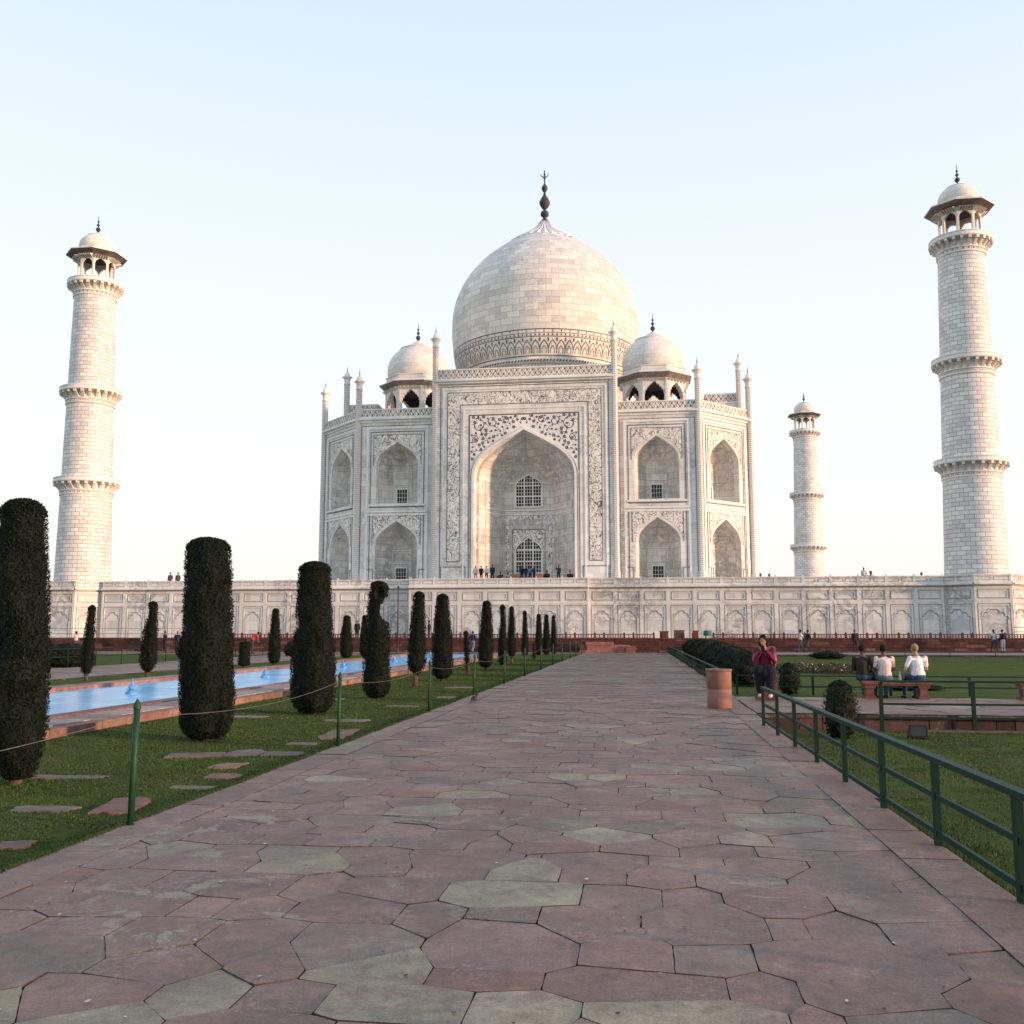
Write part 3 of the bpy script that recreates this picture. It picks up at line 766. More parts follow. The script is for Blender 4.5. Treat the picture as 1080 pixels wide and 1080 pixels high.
def paving():
    t = NT('red_sandstone_slabs'); at = t.n('ShaderNodeAttribute', _attribute_name='tint').outputs['Color']; p = t.pos()
    n1 = t.noise(p, 2.2, 8, .65, .4).outputs[0]; n2 = t.noise(p, 34, 6, .7).outputs[0]; n3 = t.noise(p, .5, 4).outputs[0]
    c = t.mix(t.step(n1, .30, .72), t.mix(1.0, at, (.74, .72, .70), 'MULTIPLY'), t.mix(1.0, at, (1.18, 1.13, 1.05), 'MULTIPLY'))
    c = t.mix(t.math('MULTIPLY', t.step(n3, .40, .7), .35), c, (.15, .115, .10))
    # pale scuffed flecks and greenish lichen film
    fl = t.math('MULTIPLY', t.step(n2, .50, .60), t.step(t.noise(p, 1.7, 5, .6).outputs[0], .48, .68))
    c = t.mix(t.math('MULTIPLY', fl, .55), c, (.37, .31, .26))
    li = t.math('MULTIPLY', t.step(t.noise(p, 2.1, 8, .72, 1.2).outputs[0], .55, .585), t.step(t.noise(p, .45, 2).outputs[0], .48, .60))
    c = t.mix(t.math('MULTIPLY', li, .65), c, (.30, .28, .21))
    wr = t.math('MULTIPLY', t.step(t.noise(p, 1.3, 8, .75, .8).outputs[0], .50, .56), t.step(t.noise(p, 9, 6, .7).outputs[0], .40, .56))
    c = t.mix(t.math('MULTIPLY', wr, .60), c, (.20, .13, .108))
    dk = t.step(t.noise(p, 5.5, 6, .7, .5).outputs[0], .54, .66)
    c = t.mix(t.math('MULTIPLY', dk, .28), c, (.06, .048, .045))
    n4 = t.noise(p, 85, 4, .8).outputs[0]
    c = t.mix(1.0, c, t.mix(t.step(n4, .38, .62), (.80, .80, .80), (1.14, 1.13, 1.12)), 'MULTIPLY')
    n5 = t.noise(p, 11, 6, .7).outputs[0]
    c = t.mix(1.0, c, t.mix(t.step(n5, .36, .64), (.86, .85, .85), (1.10, 1.09, 1.07)), 'MULTIPLY')
    h = t.math('ADD', t.math('MULTIPLY', n1, .5), t.math('MULTIPLY', n2, .5))
    t.bump(h, .55, .02)
    return t.fin(c, .72, .35)
M['slab'] = paving()
M['grout'] = plain('path_joint_soil', (.045, .036, .032), .95, .4, 20)
M['lawn'] = (lambda t: (t.bump(t.noise(t.pos(), 30, 5, .7).outputs[0], .8, .03), t.fin(t.mix(t.math('MULTIPLY', t.step(t.noise(t.pos(), .8, 6, .65).outputs[0], .5, .68), .55), t.mix(t.step(t.noise(t.pos(), 1.7, 7, .65).outputs[0], .32, .68), (.040, .062, .014), (.076, .104, .026)), (.10, .082, .040)), .95, .05))[1])(NT('lawn_turf'))
M['blade'] = tinted('grass_blade', 1.0, .7, 3, .25, 0, .2)
M['leaf'] = tinted('cypress_leaf', 1.0, .75, 2.5, .35, 0, .2)
M['bark'] = plain('bark', (.07, .05, .038), .9, .4, 12)
M['green'] = (lambda t: t.fin(t.mix(t.step(t.noise(t.pos(), 18, 6, .7).outputs[0], .55, .72), (.003, .027, .018), (.009, .040, .029)), .6, .18))(NT('dark_green_railing_paint'))
M['greenp'] = plain('bright_green_post_paint', (.003, .045, .016), .6, .25, 15)
M['redwall'] = tinted('red_sandstone_masonry', 1.0, .85, 3, .35, .4, .2, (.30, .20, .14), .45)
M['redst'] = plain('red_sandstone', (.135, .058, .047), .8, .35, 5)
M['kerb'] = tinted('kerb_sandstone', 1.0, .8, 6, .35, .4, .25, (.30, .27, .22), .6)
def water():
    t = NT('blue_pool_water'); p = t.pos()
    n = t.noise(t.scale(p, 1, .55), 3.2, 5, .6).outputs[0]; n2 = t.noise(p, .5, 3).outputs[0]
    c = t.mix(t.step(n, .36, .66), (.13, .40, .64), (.32, .62, .78)); c = t.mix(t.step(n2, .35, .7), c, (.12, .41, .70))
    t.bump(n, .12, .03)
    return t.fin(c, .25, .12)
M['water'] = water()
M['bluep'] = plain('blue_painted_fountain', (.10, .30, .56), .6, .25, 10)
def bin_mat():
    t = NT('terracotta_bin'); p = t.pos()
    n = t.noise(t.scale(p, 1, 1, .5), 6, 6, .6).outputs[0]
    c = t.mix(t.step(n, .35, .7), (.215, .105, .078), (.27, .14, .105)); t.bump(t.noise(p, 60, 3).outputs[0], .15, .01)
    return t.fin(c, .6, .3)
M['bin'] = bin_mat()

# ------------------------------------------------------------------ ground and paths
def sheet(name, x0, x1, y0, y1, z, mat, nx=1, ny=1, bumpy=0):
    vs = []; fs = []
    for j in range(ny+1):
        for i in range(nx+1):
            x = x0+(x1-x0)*i/nx; y = y0+(y1-y0)*j/ny
            e = min(i, nx-i, j, ny-j) > 0
            vs.append((x, y, z+(bumpy*noise.noise(Vector((x*.6, y*.6, z))) if e else 0)))
    for j in range(ny):
        for i in range(nx):
            a = j*(nx+1)+i; fs.append((a, a+1, a+nx+2, a+nx+1))
    me = bpy.data.meshes.new(name); me.from_pydata(vs, [], fs); me.materials.append(mat)
    o = bpy.data.objects.new(name, me); COL.objects.link(o); return struct(o)
sheet('ground', -3000, 3000, -300, 5000, -.45, plain('far_ground', (.10, .10, .06), .95, .3, .05))
sheet('lawn', 2.30, 60, -6, 20.42, -.33, M['lawn'], 60, 40, .03)
sheet('lawn', 2.36, 70, 25.5, 62.0, -.035, M['lawn'], 60, 40, .03)
sheet('lawn', -9.35, -4.42, -6, 75.6, -.035, M['lawn'], 12, 120, .022)
sheet('lawn', -20.3, -16.75, -6, 75.6, -.03, M['lawn'], 8, 90, .02)
sheet('lawn', -90, -26.6, -6, 69.0, -.03, M['lawn'], 60, 60, .03)

def colr(base, v, r_): 
    k = 1+r_.uniform(-v, v); return tuple(max(0, c*k*(1+r_.uniform(-v, v)*.25)) for c in base)
PALE = [(-.46, 5.09), (-2.05, 4.42), (-1.32, 4.55), (-.5, 4.4), (-.04, 4.36), (-2.35, 6.6), (-.78, 6.55), (-.05, 8.0), (-1.6, 10.0), (-.47, 11.2), (.12, 12.4), (1.1, 8.9), (.95, 8.1), (-.2, 15.0), (-1.1, 17.2), (.6, 19.1)]
def clip(poly, nx, ny, d):
    o = []
    for i in range(len(poly)):
        a, b_ = poly[i], poly[(i+1) % len(poly)]
        da, db = a[0]*nx+a[1]*ny-d, b_[0]*nx+b_[1]*ny-d
        if da <= 0: o.append(a)
        if (da < 0 < db) or (db < 0 < da):
            t = da/(da-db); o.append((a[0]+(b_[0]-a[0])*t, a[1]+(b_[1]-a[1])*t))
    return o
def slab(mb, poly, z, col, gap=.0042, rough=.004, rr=R):
    c = (sum(p[0] for p in poly)/len(poly), sum(p[1] for p in poly)/len(poly))
    near = c[1] < 16; gap = rr.uniform(.0004, .0036)
    P = []
    for i in range(len(poly)):
        a, b_ = poly[i], poly[(i+1) % len(poly)]
        L = math.hypot(b_[0]-a[0], b_[1]-a[1])
        if L < .015: continue
        n = max(1, int(L/.07)) if near else 1
        for k in range(n):
            t = k/n; x, y = a[0]+(b_[0]-a[0])*t, a[1]+(b_[1]-a[1])*t
            j = (rough*(2.6 if rr.random() < .12 else 1)) if near else 0
            d = math.hypot(x-c[0], y-c[1]) or 1
            q = 1-(gap+ (rr.random()-.3)*j)/d
            if k == 0: q -= .003/d
            P.append((c[0]+(x-c[0])*q, c[1]+(y-c[1])*q))
    if len(P) < 3: return
    mb.tint = col
    tx, ty = rr.uniform(-.006, .006), rr.uniform(-.006, .006); dz = rr.uniform(-.004, .004)
    Z = lambda p: z+dz+(p[0]-c[0])*tx+(p[1]-c[1])*ty
    mb.poly([(p[0], p[1], Z(p)) for p in P])
    if near:
        mb.tint = (.065, .05, .042)
        for i in range(len(P)):
            p, q = P[i], P[(i+1) % len(P)]
            mb.poly([(p[0], p[1], Z(p)), (p[0], p[1], z-.03), (q[0], q[1], z-.03), (q[0], q[1], Z(q))])
def shade(x, y, rr, pale=False):
    if pale: return colr((.29, .262, .19), .10, rr)
    k = rr.random()
    if k < .055: return colr((.275, .25, .18), .12, rr)
    if k < .13: return colr((.20, .165, .135), .14, rr)
    if k < .21: return colr((.235, .130, .105), .12, rr)
    return colr((.240, .164, .138), .15, rr)
def pave(mb, x0, x1, y0, y1, px, py, z, rr, pale=(), thr=.3):
    seeds = []; nr = int((y1-y0)/py)+3; ncol = int((x1-x0)/px)+3
    G = {}
    for j in range(-1, nr):
        wide = rr.uniform(-.14, .14)
        for i in range(-1, ncol):
            s = (x0+px*(i+(.5 if j % 2 else 0)+rr.uniform(-.30, .30)), y0+py*(j+.5+rr.uniform(-.27, .27)))
            G[(i, j)] = s
    done = set()
    for (i, j), s in G.items():
        poly = [(x0, y0), (x1, y0), (x1, y1), (x0, y1)]
        poly = clip(poly, 1, 0, s[0]+1.6*px); poly = clip(poly, -1, 0, -(s[0]-1.6*px))
        poly = clip(poly, 0, 1, s[1]+1.6*py); poly = clip(poly, 0, -1, -(s[1]-1.6*py))
        for dj in (-2, -1, 0, 1, 2):
            for di in (-2, -1, 0, 1, 2):
                q = G.get((i+di, j+dj))
                if q is None or q is s: continue
                nx, ny = q[0]-s[0], q[1]-s[1]
                d = (q[0]**2+q[1]**2-s[0]**2-s[1]**2)/2
                poly = clip(poly, nx, ny, d)
                if len(poly) < 3: break
            if len(poly) < 3: break
        if len(poly) < 3: continue
        isp = any(math.hypot(s[0]-a, (s[1]-b_)) < thr for a, b_ in pale)
        col = shade(s[0], s[1], rr, isp)
        A_ = abs(sum(poly[k][0]*poly[(k+1) % len(poly)][1]-poly[(k+1) % len(poly)][0]*poly[k][1] for k in range(len(poly))))/2
        if not isp and rr.random() < .28 and A_ > .25*px*py:
            an = rr.choice((0, PI/2, .5, -.6)); nx, ny = math.cos(an), math.sin(an)
            d = s[0]*nx+s[1]*ny
            for k in (1, -1):
                pp = clip(poly, nx*k, ny*k, d*k)
                if len(pp) > 2: slab(mb, pp, z, shade(s[0], s[1], rr), rr=rr)
        else: slab(mb, poly, z, col, rr=rr)
def pave_rows(mb, x0, x1, y0, y1, z, rr, pale, thr):
    # coursed paving: rows whose borders zigzag, so that slabs run from plain rectangles to pointed hexagons
    rows = []; y = y0
    while y < y1: rows.append(y); y += rr.uniform(.36, .56)
    rows.append(y1); n = len(rows)-1; J = []
    for r in range(n):
        x = x0+rr.uniform(.15, .6); xs = []
        while x < x1-.22:
            xs.append(x); x += rr.choice((.38, .48, .56, .64, .80))*rr.uniform(.85, 1.2)
        if r:                                   # keep joints of neighbouring rows apart
            xs = [a+(.13 if min((a-q for q in J[-1]), key=abs) >= 0 else -.13) if min(abs(a-q) for q in J[-1]) < .11 else a for a in xs]
        J.append(sorted(a for a in xs if x0+.12 < a < x1-.12))
    B = []
    for j in range(n+1):
        V = []
        amp = lambda a: .20*max(0, min(1, .5+1.3*noise.noise(Vector((a*.55, j*.8, 4)))+rr.uniform(-.35, .35)))
        if 0 < j < n:
            V += [(a, rows[j]-amp(a), 'lo') for a in J[j-1]]
            V += [(a, rows[j]+amp(a), 'up') for a in J[j]]
        elif j == 0: V += [(a, rows[0], 'up') for a in J[0]]
        else: V += [(a, rows[n], 'lo') for a in J[n-1]]
        B.append(sorted([(x0, rows[j], 'e'), (x1, rows[j], 'e')]+V))
    for r in range(n):
        E_ = [x0]+J[r]+[x1]
        def at(j, a, k):
            for v in B[j]:
                if abs(v[0]-a) < 1e-6 and v[2] in (k, 'e'): return v
        for a, c in zip(E_, E_[1:]):
            lo = [v for v in B[r] if a+1e-6 < v[0] < c-1e-6]; hi = [v for v in B[r+1] if a+1e-6 < v[0] < c-1e-6]
            P = [at(r, a, 'up')]+lo+[at(r, c, 'up')]+[at(r+1, c, 'lo')]+hi[::-1]+[at(r+1, a, 'lo')]
            P = [(v[0], v[1]) for v in P]
            m = ((a+c)/2, (rows[r]+rows[r+1])/2)
            isp = any(math.hypot(m[0]-p, m[1]-q) < thr for p, q in pale)
            slab(mb, P, z, shade(m[0], m[1], rr, isp), rr=rr)
rp = random.Random(21)
b = MB()
pave_rows(b, -3.98, 1.86, -3.0, 78.0, 0, rp, PALE, .32)
y = -3.0
while y < 78:                              # long border slabs on both edges
    l = rp.uniform(1.0, 1.9)
    e = rp.uniform(-.05, .03)
    slab(b, [(-4.44+e*.4, y), (-3.98, y), (-3.98, y+l), (-4.44+e*.4, y+l)], .004, (.23, .21, .15) if 11.5 < y < 13.6 else colr((.24, .166, .14), .12, rp), rr=rp)
    y += l
y = -3.0
while y < 78:
    l = rp.uniform(.9, 1.7); e = rp.uniform(-.05, .04)
    if y < 20.2 or y > 25.6 or True:
        slab(b, [(1.86, y), (2.32+e, y), (2.30+e*.5, y+l), (1.86, y+l)], .004, colr((.235, .162, .138), .13, rp), rr=rp)
    y += l
b.tint = (.08, .06, .05)
b.box(-4.43, 2.29, -3, 78, -.34, -.022, 0)
struct(b.build('path', M['slab'], merge=False))
b = MB(); rp2 = random.Random(5)
pave(b, 2.34, 40, 20.45, 25.45, 1.1, .9, 0, rp2); b.tint = (.05, .04, .035); b.box(2.34, 40, 20.46, 25.44, -.1, -.02)
struct(b.build('path', M['slab'], merge=False))
b = MB(); x = 2.4
while x < 40:
    w_ = rp2.uniform(.35, .95); b.tint = colr((.070, .036, .032), .6, rp2)
    b.box(x+.01, x+w_-.01, 20.47+rp2.uniform(0, .012), 20.55, -.36, -.10-rp2.uniform(0, .01)); x += w_
b.tint = (.03, .02, .02); b.box(2.35, 40, 20.50, 25.4, -.36, -.11)
b.tint = (.11, .095, .08)
b.box(5.6, 40, 20.26, 20.44, -.36, -.295)
struct(b.build('path_edge', M['kerb'], merge=False))
b = MB(); pave(b, -26.5, -20.35, -4, 69, 1.3, 1.1, 0, rp2); b.tint = (.06, .05, .045); b.box(-26.5, -20.35, -4, 69, -.1, -.02)
struct(b.build('path', M['slab'], merge=False))
b = MB(); b.tint = (.19, .155, .15); b.box(-90, 2.32, 78.02, 90, -.3, .0)
b.box(-90, -4.46, 75.7, 78.0, -.3, -.004)
b.tint = (.20, .165, .165); b.box(2.34, 90, 68.0, 78, -.2, .12); b.tint = (.055, .045, .04); b.box(3.3, 90, 67.6, 67.98, -.2, .10)
b.box(2.34, 90, 62.0, 67.6, -.2, -.03)
struct(b.build('path', M['kerb'], merge=False))
sheet('lawn', 3.3, 90, 61.0, 67.55, -.02, M['lawn'], 20, 4, .0)

# stones lying flush in the left lawn
b = MB()
for x, y, w_, d_, rot, c in [(-5.69, 8.75, .62, .28, .1, (.15, .125, .10)), (-5.03, 8.99, .42, .85, .25, (.175, .085, .07)), (-4.96, 7.25, .3, .3, .2, (.14, .09, .08)), (-5.2, 11.75, .40, .55, .1, (.24, .115, .08)), (-4.86, 10.9, .40, .4, .1, (.20, .11, .085)), (-4.85, 10.1, .5, .22, .0, (.16, .14, .09)), (-6.1, 12.7, .8, .5, .3, (.15, .105, .09)), (-5.5, 13.0, .5, .7, .1, (.14, .105, .095)), (-5.1, 14.2, .45, .3, 0, (.16, .11, .095)), (-5.0, 15.6, .5, 1.6, .1, (.20, .115, .085)), (-4.95, 13.0, .6, .5, .2, (.13, .10, .10)), (-7.8, 18.5, .8, .4, .1, (.17, .15, .13)), (-5.6, 18.0, .9, .4, .1, (.15, .13, .11)), (-5.4, 21.5, .8, .5, .0, (.19, .17, .14)), (-5.0, 24.5, .5, .6, .1, (.16, .12, .1)), (-5.5, 29, .9, .6, 0, (.17, .13, .11)), (-7.9, 23.5, 1, .5, 0, (.15, .13, .11)), (-6.6, 10.6, .9, .25, .05, (.15, .125, .105))]:
    n = 16; P = []
    for k in range(n):
        a = 2*PI*k/n; q = (abs(math.cos(a))**8+abs(math.sin(a))**8)**(-1/8)*(1+rp.uniform(-.20, .08))
        u, v = q*math.cos(a)*w_/2, q*math.sin(a)*d_/2
        P.append((x+u*math.cos(rot)-v*math.sin(rot), y+u*math.sin(rot)+v*math.cos(rot)))
    b.tint = c; zt = -.020+rp.uniform(-.003, .004)
    b.poly([(px, py, zt) for px, py in P])
    for k in range(n):
        p, q = P[k], P[(k+1) % n]; b.poly([(p[0], p[1], zt), (p[0], p[1], -.08), (q[0], q[1], -.08), (q[0], q[1], zt)])
struct(b.build('path_stones', M['kerb'], merge=False))

# ------------------------------------------------------------------ pool
b = MB(); rk = random.Random(9)
def kerb_run(xa, xb, z, y0, y1, col, step=1.3, bot=-.1):
    y = y0
    while y < y1:
        l = min(step*rk.uniform(.7, 1.3), y1-y); b.tint = colr(col, .3, rk)
        b.box(min(xa, xb), max(xa, xb), y+.006, y+l-.006, bot, z+rk.uniform(-.006, .006)); y += l
kerb_run(-9.32, -9.62, .11, -6, 68, (.21, .12, .095))
kerb_run(-9.62, -10.35, .125, -6, 68, (.26, .205, .18), 1.0)
kerb_run(-10.35, -10.72, .15, -6, 68, (.22, .12, .10), 1.6)
kerb_run(-16.75, -16.4, .12, -6, 68, (.21, .12, .095))
kerb_run(-16.4, -15.75, .13, -6, 68, (.27, .21, .18), 1.0)
kerb_run(-15.75, -15.5, .16, -6, 68, (.24, .13, .11), 1.6)
b.tint = (.22, .13, .11); b.box(-16.75, -9.32, 68, 68.8, -.1, .14)
struct(b.build('pool_kerb', M['kerb'], merge=False))
b = MB(); b.box(-15.5, -10.72, -6, 68, -.3, .06); struct(b.build('pool_water', M['water']))
f0 = None
for k, y in enumerate((14.6, 23.6, 32.5, 41.4, 50.3, 59.2)):
    lab = ['small blue lotus-shaped fountain jet in the pool hidden behind the large left cypress', 'small blue lotus-shaped fountain jet nearest in open view, between the two largest cypresses', 'small blue fountain jet in the pool seen just right of the second big cypress', 'small blue fountain jet in the pool right of the third cypress', 'small blue fountain jet in the pool by the gap-topped cypress', 'farthest small blue fountain jet near the pool end'][k]
    if k == 0: continue
    if f0 is None:
        f0 = thing('fountain_jet', lab, 'fountain', (-13.1, y, .05), 'fountain jets along the pool')
        b = MB(); b.T = Matrix.Translation((-13.1, y, .04)) @ Matrix.Scale(.62, 4) @ Matrix.Translation((13.1, -y, -.04)); b.lathe([(.27, .04), (.28, .12), (.20, .2), (.13, .24), (.16, .34), (.15, .4), (.07, .46), (.05, .55), (.02, .62), (0, .64)], 12, -13.1, y, 0, 0, True)
        for a in range(8):
            an = a*PI/4; c_, s_ = math.cos(an), math.sin(an)
            b.poly([(-13.1+.15*c_-.05*s_, y+.15*s_+.05*c_, .2), (-13.1+.15*c_+.05*s_, y+.15*s_-.05*c_, .2), (-13.1+.30*c_, y+.30*s_, .33)])
        b.build('lotus_bowl', M['bluep'], f0)
        b = MB(); b.tube([(-13.1, y, .40), (-13.1, y, .47)], .010, 6); b.build('nozzle', M['bluep'], f0)
    else:
        c = copy_tree(f0); c.location = (-13.1, y, .05); c['label'] = lab

# ------------------------------------------------------------------ red sandstone wall in front of the terrace
rw = thing('sandstone_wall', 'long low red sandstone wall with pierced parapet below the white terrace', 'wall', (0, 78, 0))
b = MB(); rk = random.Random(4)
x = -80.0
zs_ = [0, .18, .42, .66, .90, 1.08]
for z0, z1 in zip(zs_, zs_[1:]):
    x = -80.0
    while x < 60:
        l = rk.uniform(.5, 1.3)
        k = rk.random(); b.tint = colr((.078, .033, .027), .30, rk) if k < .72 else colr((.14, .078, .056), .25, rk) if k < .86 else colr((.07, .03, .03), .3, rk)
        o = rk.uniform(0, .012)
        b.poly([(x+.008, 78-o, z0+.006), (x+l-.008, 78-o, z0+.006), (x+l-.008, 78-o, z1-.006), (x+.008, 78-o, z1-.006)]); x += l
b.tint = (.035, .02, .018); b.poly([(-80, 78.02, -.1), (60, 78.02, -.1), (60, 78.02, 1.1), (-80, 78.02, 1.1)])
b.tint = (.11, .046, .038); b.box(-80, 60, 77.94, 78.4, 1.08, 1.16)
b.tint = (.12, .08, .07); b.box(-80, 60, 78.4, 89, .5, .95)
b.build('wall_base', M['redwall'], rw, merge=False)
x = -36.0; k = 0; first = None
def lat(x0, x1):
    b = MB(); b.tint = (.10, .04, .033)
    b.box(x0, x1, 78.02, 78.12, 1.42, 1.49); b.box(x0, x1, 78.02, 78.12, 1.16, 1.20)
    n = max(2, int((x1-x0)/.19))
    for i in range(n+1):
        xx = x0+(x1-x0)*i/n
        if 0 < i < n: b.box(xx-.028, xx+.028, 78.03, 78.11, 1.20, 1.42)
    b.box(x0, x1, 78.04, 78.10, 1.295, 1.325)
    b.build('lattice_panel', M['redwall'], rw)
posts = []
while x < 40:
    posts.append(x); l = 1.62 if k % 2 == 0 else .74
    if not (1.0 < x < 4.3): lat(x+.09, x+l-.09)
    x += l; k += 1
b0 = None
for x in posts[:99]:
    if b0 is None:
        b = MB(); b.tint = (.10, .04, .034)
        b.box(x-.08, x+.08, 77.98, 78.16, 1.16, 1.52); b.lathe([(.08, 1.52), (.09, 1.55), (.04, 1.60), (0, 1.66)], 6, x, 78.07)
        b0 = b.build('post', M['redwall'], rw); bx0 = x
    else:
        c = b0.copy(); COL.objects.link(c); c.parent = rw; c.location = (x-bx0, 0, 0)
# gate piers and step block
def block(name, label, cat, boxes, mat, group=None):
    x = sum(q[0]+q[1] for q in boxes)/2/len(boxes); y = boxes[0][2]; z = min(q[4] for q in boxes)
    t = thing(name, label, cat, (x, y, z), group)
    return t
def one(name, label, cat, mb, mats, loc, group=None):
    e = bpy.data.objects.new('tmp', None); e.location = loc
    o = mb.build(name, mats, None); bpy.data.objects.remove(e)
    L = Vector(loc); o.data.transform(Matrix.Translation(-L)); o.location = L
    return tag(o, label, cat, group)
for x, w_, zt, lab in ((1.85, .34, 1.72, 'red sandstone gate pier left of the gap in the parapet'), (3.05, .40, 1.80, 'broad weathered gate pier in the middle of the parapet gap'), (4.35, .22, 1.76, 'slim red gate pier right of the parapet gap')):
    b = MB(); b.tint = (.13, .05, .04) if w_ != .40 else (.12, .08, .06)
    b.box(x-w_, x+w_, 78.2, 78.6, .9, zt-.08); b.box(x-w_-.04, x+w_+.04, 78.16, 78.64, zt-.08, zt)
    one('gate_pier', lab, 'pier', b, M['redwall'], (x, 78.4, .9), 'gate piers at the steps')
b = MB(); b.tint = (.27, .125, .10)
b.box(-4.3, -.9, 77.2, 77.9, 0, .62); b.box(-4.4, -2.2, 77.15, 77.93, .62, .86); b.tint = (.22, .10, .08); b.box(-1.2, -.5, 76.9, 77.5, 0, .45); b.box(-1.26, -.44, 76.85, 77.55, .45, .52)
for k in range(3): b.box(-4.9-.0, -4.3, 77.2-.0+k*.22, 77.42+k*.22, 0, .2+.2*k)
one('step_block', 'pale red stone step block against the sandstone wall at the end of the path', 'steps', b, M['redwall'], (-2.6, 77.5, 0))
b = MB(); b.tube([(5.2, 79.2, 1.0), (5.2, 79.2, 1.5)], .05, 6)
b.lathe([(.30, 1.35), (.34, 1.4), (.34, 1.70), (.28, 1.76), (0, 1.78)], 10, 5.35, 79.2)
one('water_tank', 'small teal covered drum standing behind the red parapet by the gate piers', 'tank', b, plain('teal_cover', (.03, .15, .14), .7), (5.3, 79.2, 1.0))
# thin metal railing left, barrier right
def railing(name, label, pts, h, rails, posts_n, mat, r=.02, box_=False, group=None, z0=0):
    t = thing(name, label, 'railing', (pts[0][0], pts[0][1], z0), group)
    A, B_ = Vector(pts[0]+(0,)), Vector(pts[-1]+(0,))
    d = (B_-A).normalized(); nrm = Vector((-d.y, d.x, 0))
    for z in rails:
        b = MB()
        if box_:
            w = r*1.15; top = z == rails[-1]; ww = w*1.15 if top else w*.45; hh = w*.62 if top else w*.62
            P = [A+nrm*s_*ww+Vector((0, 0, z+q)) for s_, q in ((-1, -hh), (1, -hh), (1, hh), (-1, hh))]
            Q = [B_+nrm*s_*ww+Vector((0, 0, z+q)) for s_, q in ((-1, -hh), (1, -hh), (1, hh), (-1, hh))]
            for i in range(4): b.poly([P[i], P[(i+1) % 4], Q[(i+1) % 4], Q[i]])
            b.poly(P[::-1]); b.poly(Q)
        else: b.tube([A+Vector((0, 0, z)), B_+Vector((0, 0, z))], r, 6)
        b.build('rail', mat, t)
    for k in range(posts_n):
        f = k/(posts_n-1); p = A+(B_-A)*f
        b = MB(); 
        if box_:
            w = r*1.25; zt = h-r*.75
            P = [p+d*sx*w+nrm*sy*w*.6 for sx, sy in ((-1, -1), (1, -1), (1, 1), (-1, 1))]
            lo = [q+Vector((0, 0, z0)) for q in P]; hi = [q+Vector((0, 0, zt)) for q in P]
            for i in range(4): b.poly([lo[i], lo[(i+1) % 4], hi[(i+1) % 4], hi[i]])
            b.poly(hi)
        else: b.tube([(p.x, p.y, z0), (p.x, p.y, h)], r*1.2, 6)
        b.build('post', mat, t)
    return t
grey = plain('grey_metal_rail', (.16, .16, .15), .5)
railing('railing', 'thin grey metal railing on top of the red wall before the left minaret', [(-62, 78.6), (-37, 78.6)], 1.95, (1.5, 1.95), 11, grey, .022, z0=.9)
railing('crowd_barrier', 'yellowish metal barrier in front of the right minaret base', [(29.0, 80.0), (34.0, 80.0)], 2.0, (1.3, 1.65, 2.0), 4, plain('yellow_barrier', (.42, .38, .26), .5), .025, z0=.9)

# ------------------------------------------------------------------ railings in the garden
railing('railing', 'green three-rail railing in the right foreground running beside the path', [(2.38, 0.02), (2.13, 17.65)], .665, (.10, .38, .665), 12, M['green'], .030, True, z0=-.33)
railing('railing', 'green railing along the near edge of the raised cross path before the bench', [(4.78, 20.35), (26.0, 20.35)], .66, (-.06, .21, .66), 13, M['green'], .030, True, z0=-.33)
railing('railing', 'low green railing on the lawn side of the cross path behind the seated woman', [(2.5, 26.2), (24, 26.2)], .50, (.22, .50), 12, M['green'], .024, True)
railing('railing', 'long green railing beside the path running back toward the red wall', [(2.33, 26.4), (2.12, 76.5)], .54, (.18, .36, .54), 42, M['green'], .028, True)
railing('railing', 'green railing on the outer edge of the far left path beyond the pool', [(-26.7, 14), (-26.7, 68)], .85, (.48, .85), 24, M['green'], .02, z0=-.03)
railing('railing', 'thin green railing across the back of the right lawn near the red wall', [(6, 66.8), (60, 66.8)], .6, (.3, .6), 20, M['green'], .02, z0=-.03)
LB = ['nearest green post of the rope fence, rising before the second big cypress', 'green rope-fence post at the path edge just right of the third cypress', 'green rope-fence post right of the gap-topped cypress pair', 'green rope-fence post by the thin dwarf cypress', 'green rope-fence post standing before two mid-distance cypresses', 'green rope-fence post just past the dark pigeon, before the fifth distant cypress', 'green rope-fence post in front of the small reddish bush', 'green rope-fence post before the last trio of cypresses', 'green rope-fence post first beyond the last cypresses', 'green rope-fence post second beyond the last cypresses', 'green rope-fence post next to last at the far end of path', 'farthest green rope-fence post at the end of the path']
PO = [(-4.38, 7.97), (-4.38, 13.68), (-4.40, 19.8), (-4.38, 25.1), (-4.36, 30.6), (-4.35, 36.0), (-4.37, 42.1), (-4.40, 48.1), (-4.41, 54.2), (-4.41, 60.2), (-4.41, 65.5), (-4.41, 72)]
p0 = None
for k, (x, y) in enumerate(PO):
    if p0 is None:
        p0 = thing('fence_post', LB[0], 'post', (x, y, -.03), 'green rope fence posts along the path')
        b = MB(); b.tube([(x, y, -.03), (x+.01, y, 1.0)], .028, 10); b.build('shaft', M['greenp'], p0)
        b = MB(); b.lathe([(.034, .985), (.034, 1.01), (.02, 1.045), (0, 1.075)], 10, x+.01, y); b.build('cap', M['greenp'], p0)
    else:
        c = copy_tree(p0); c.location = (x, y, -.03); c['label'] = LB[k]; c.rotation_euler = (rad(rp.uniform(-1.2, 1.2)), rad(rp.uniform(-1.2, 1.2)), 0)
b = MB(); pts = []
PR = [(-4.45, 1.0)]+PO
for (xa, ya), (xb, yb_) in zip(PR, PR[1:]):
    for t in range(10):
        f = t/10; pts.append((xa+(xb-xa)*f, ya+(yb_-ya)*f, .93-.16*4*f*(1-f)*.8))
b.tube(pts, .0027, 5)
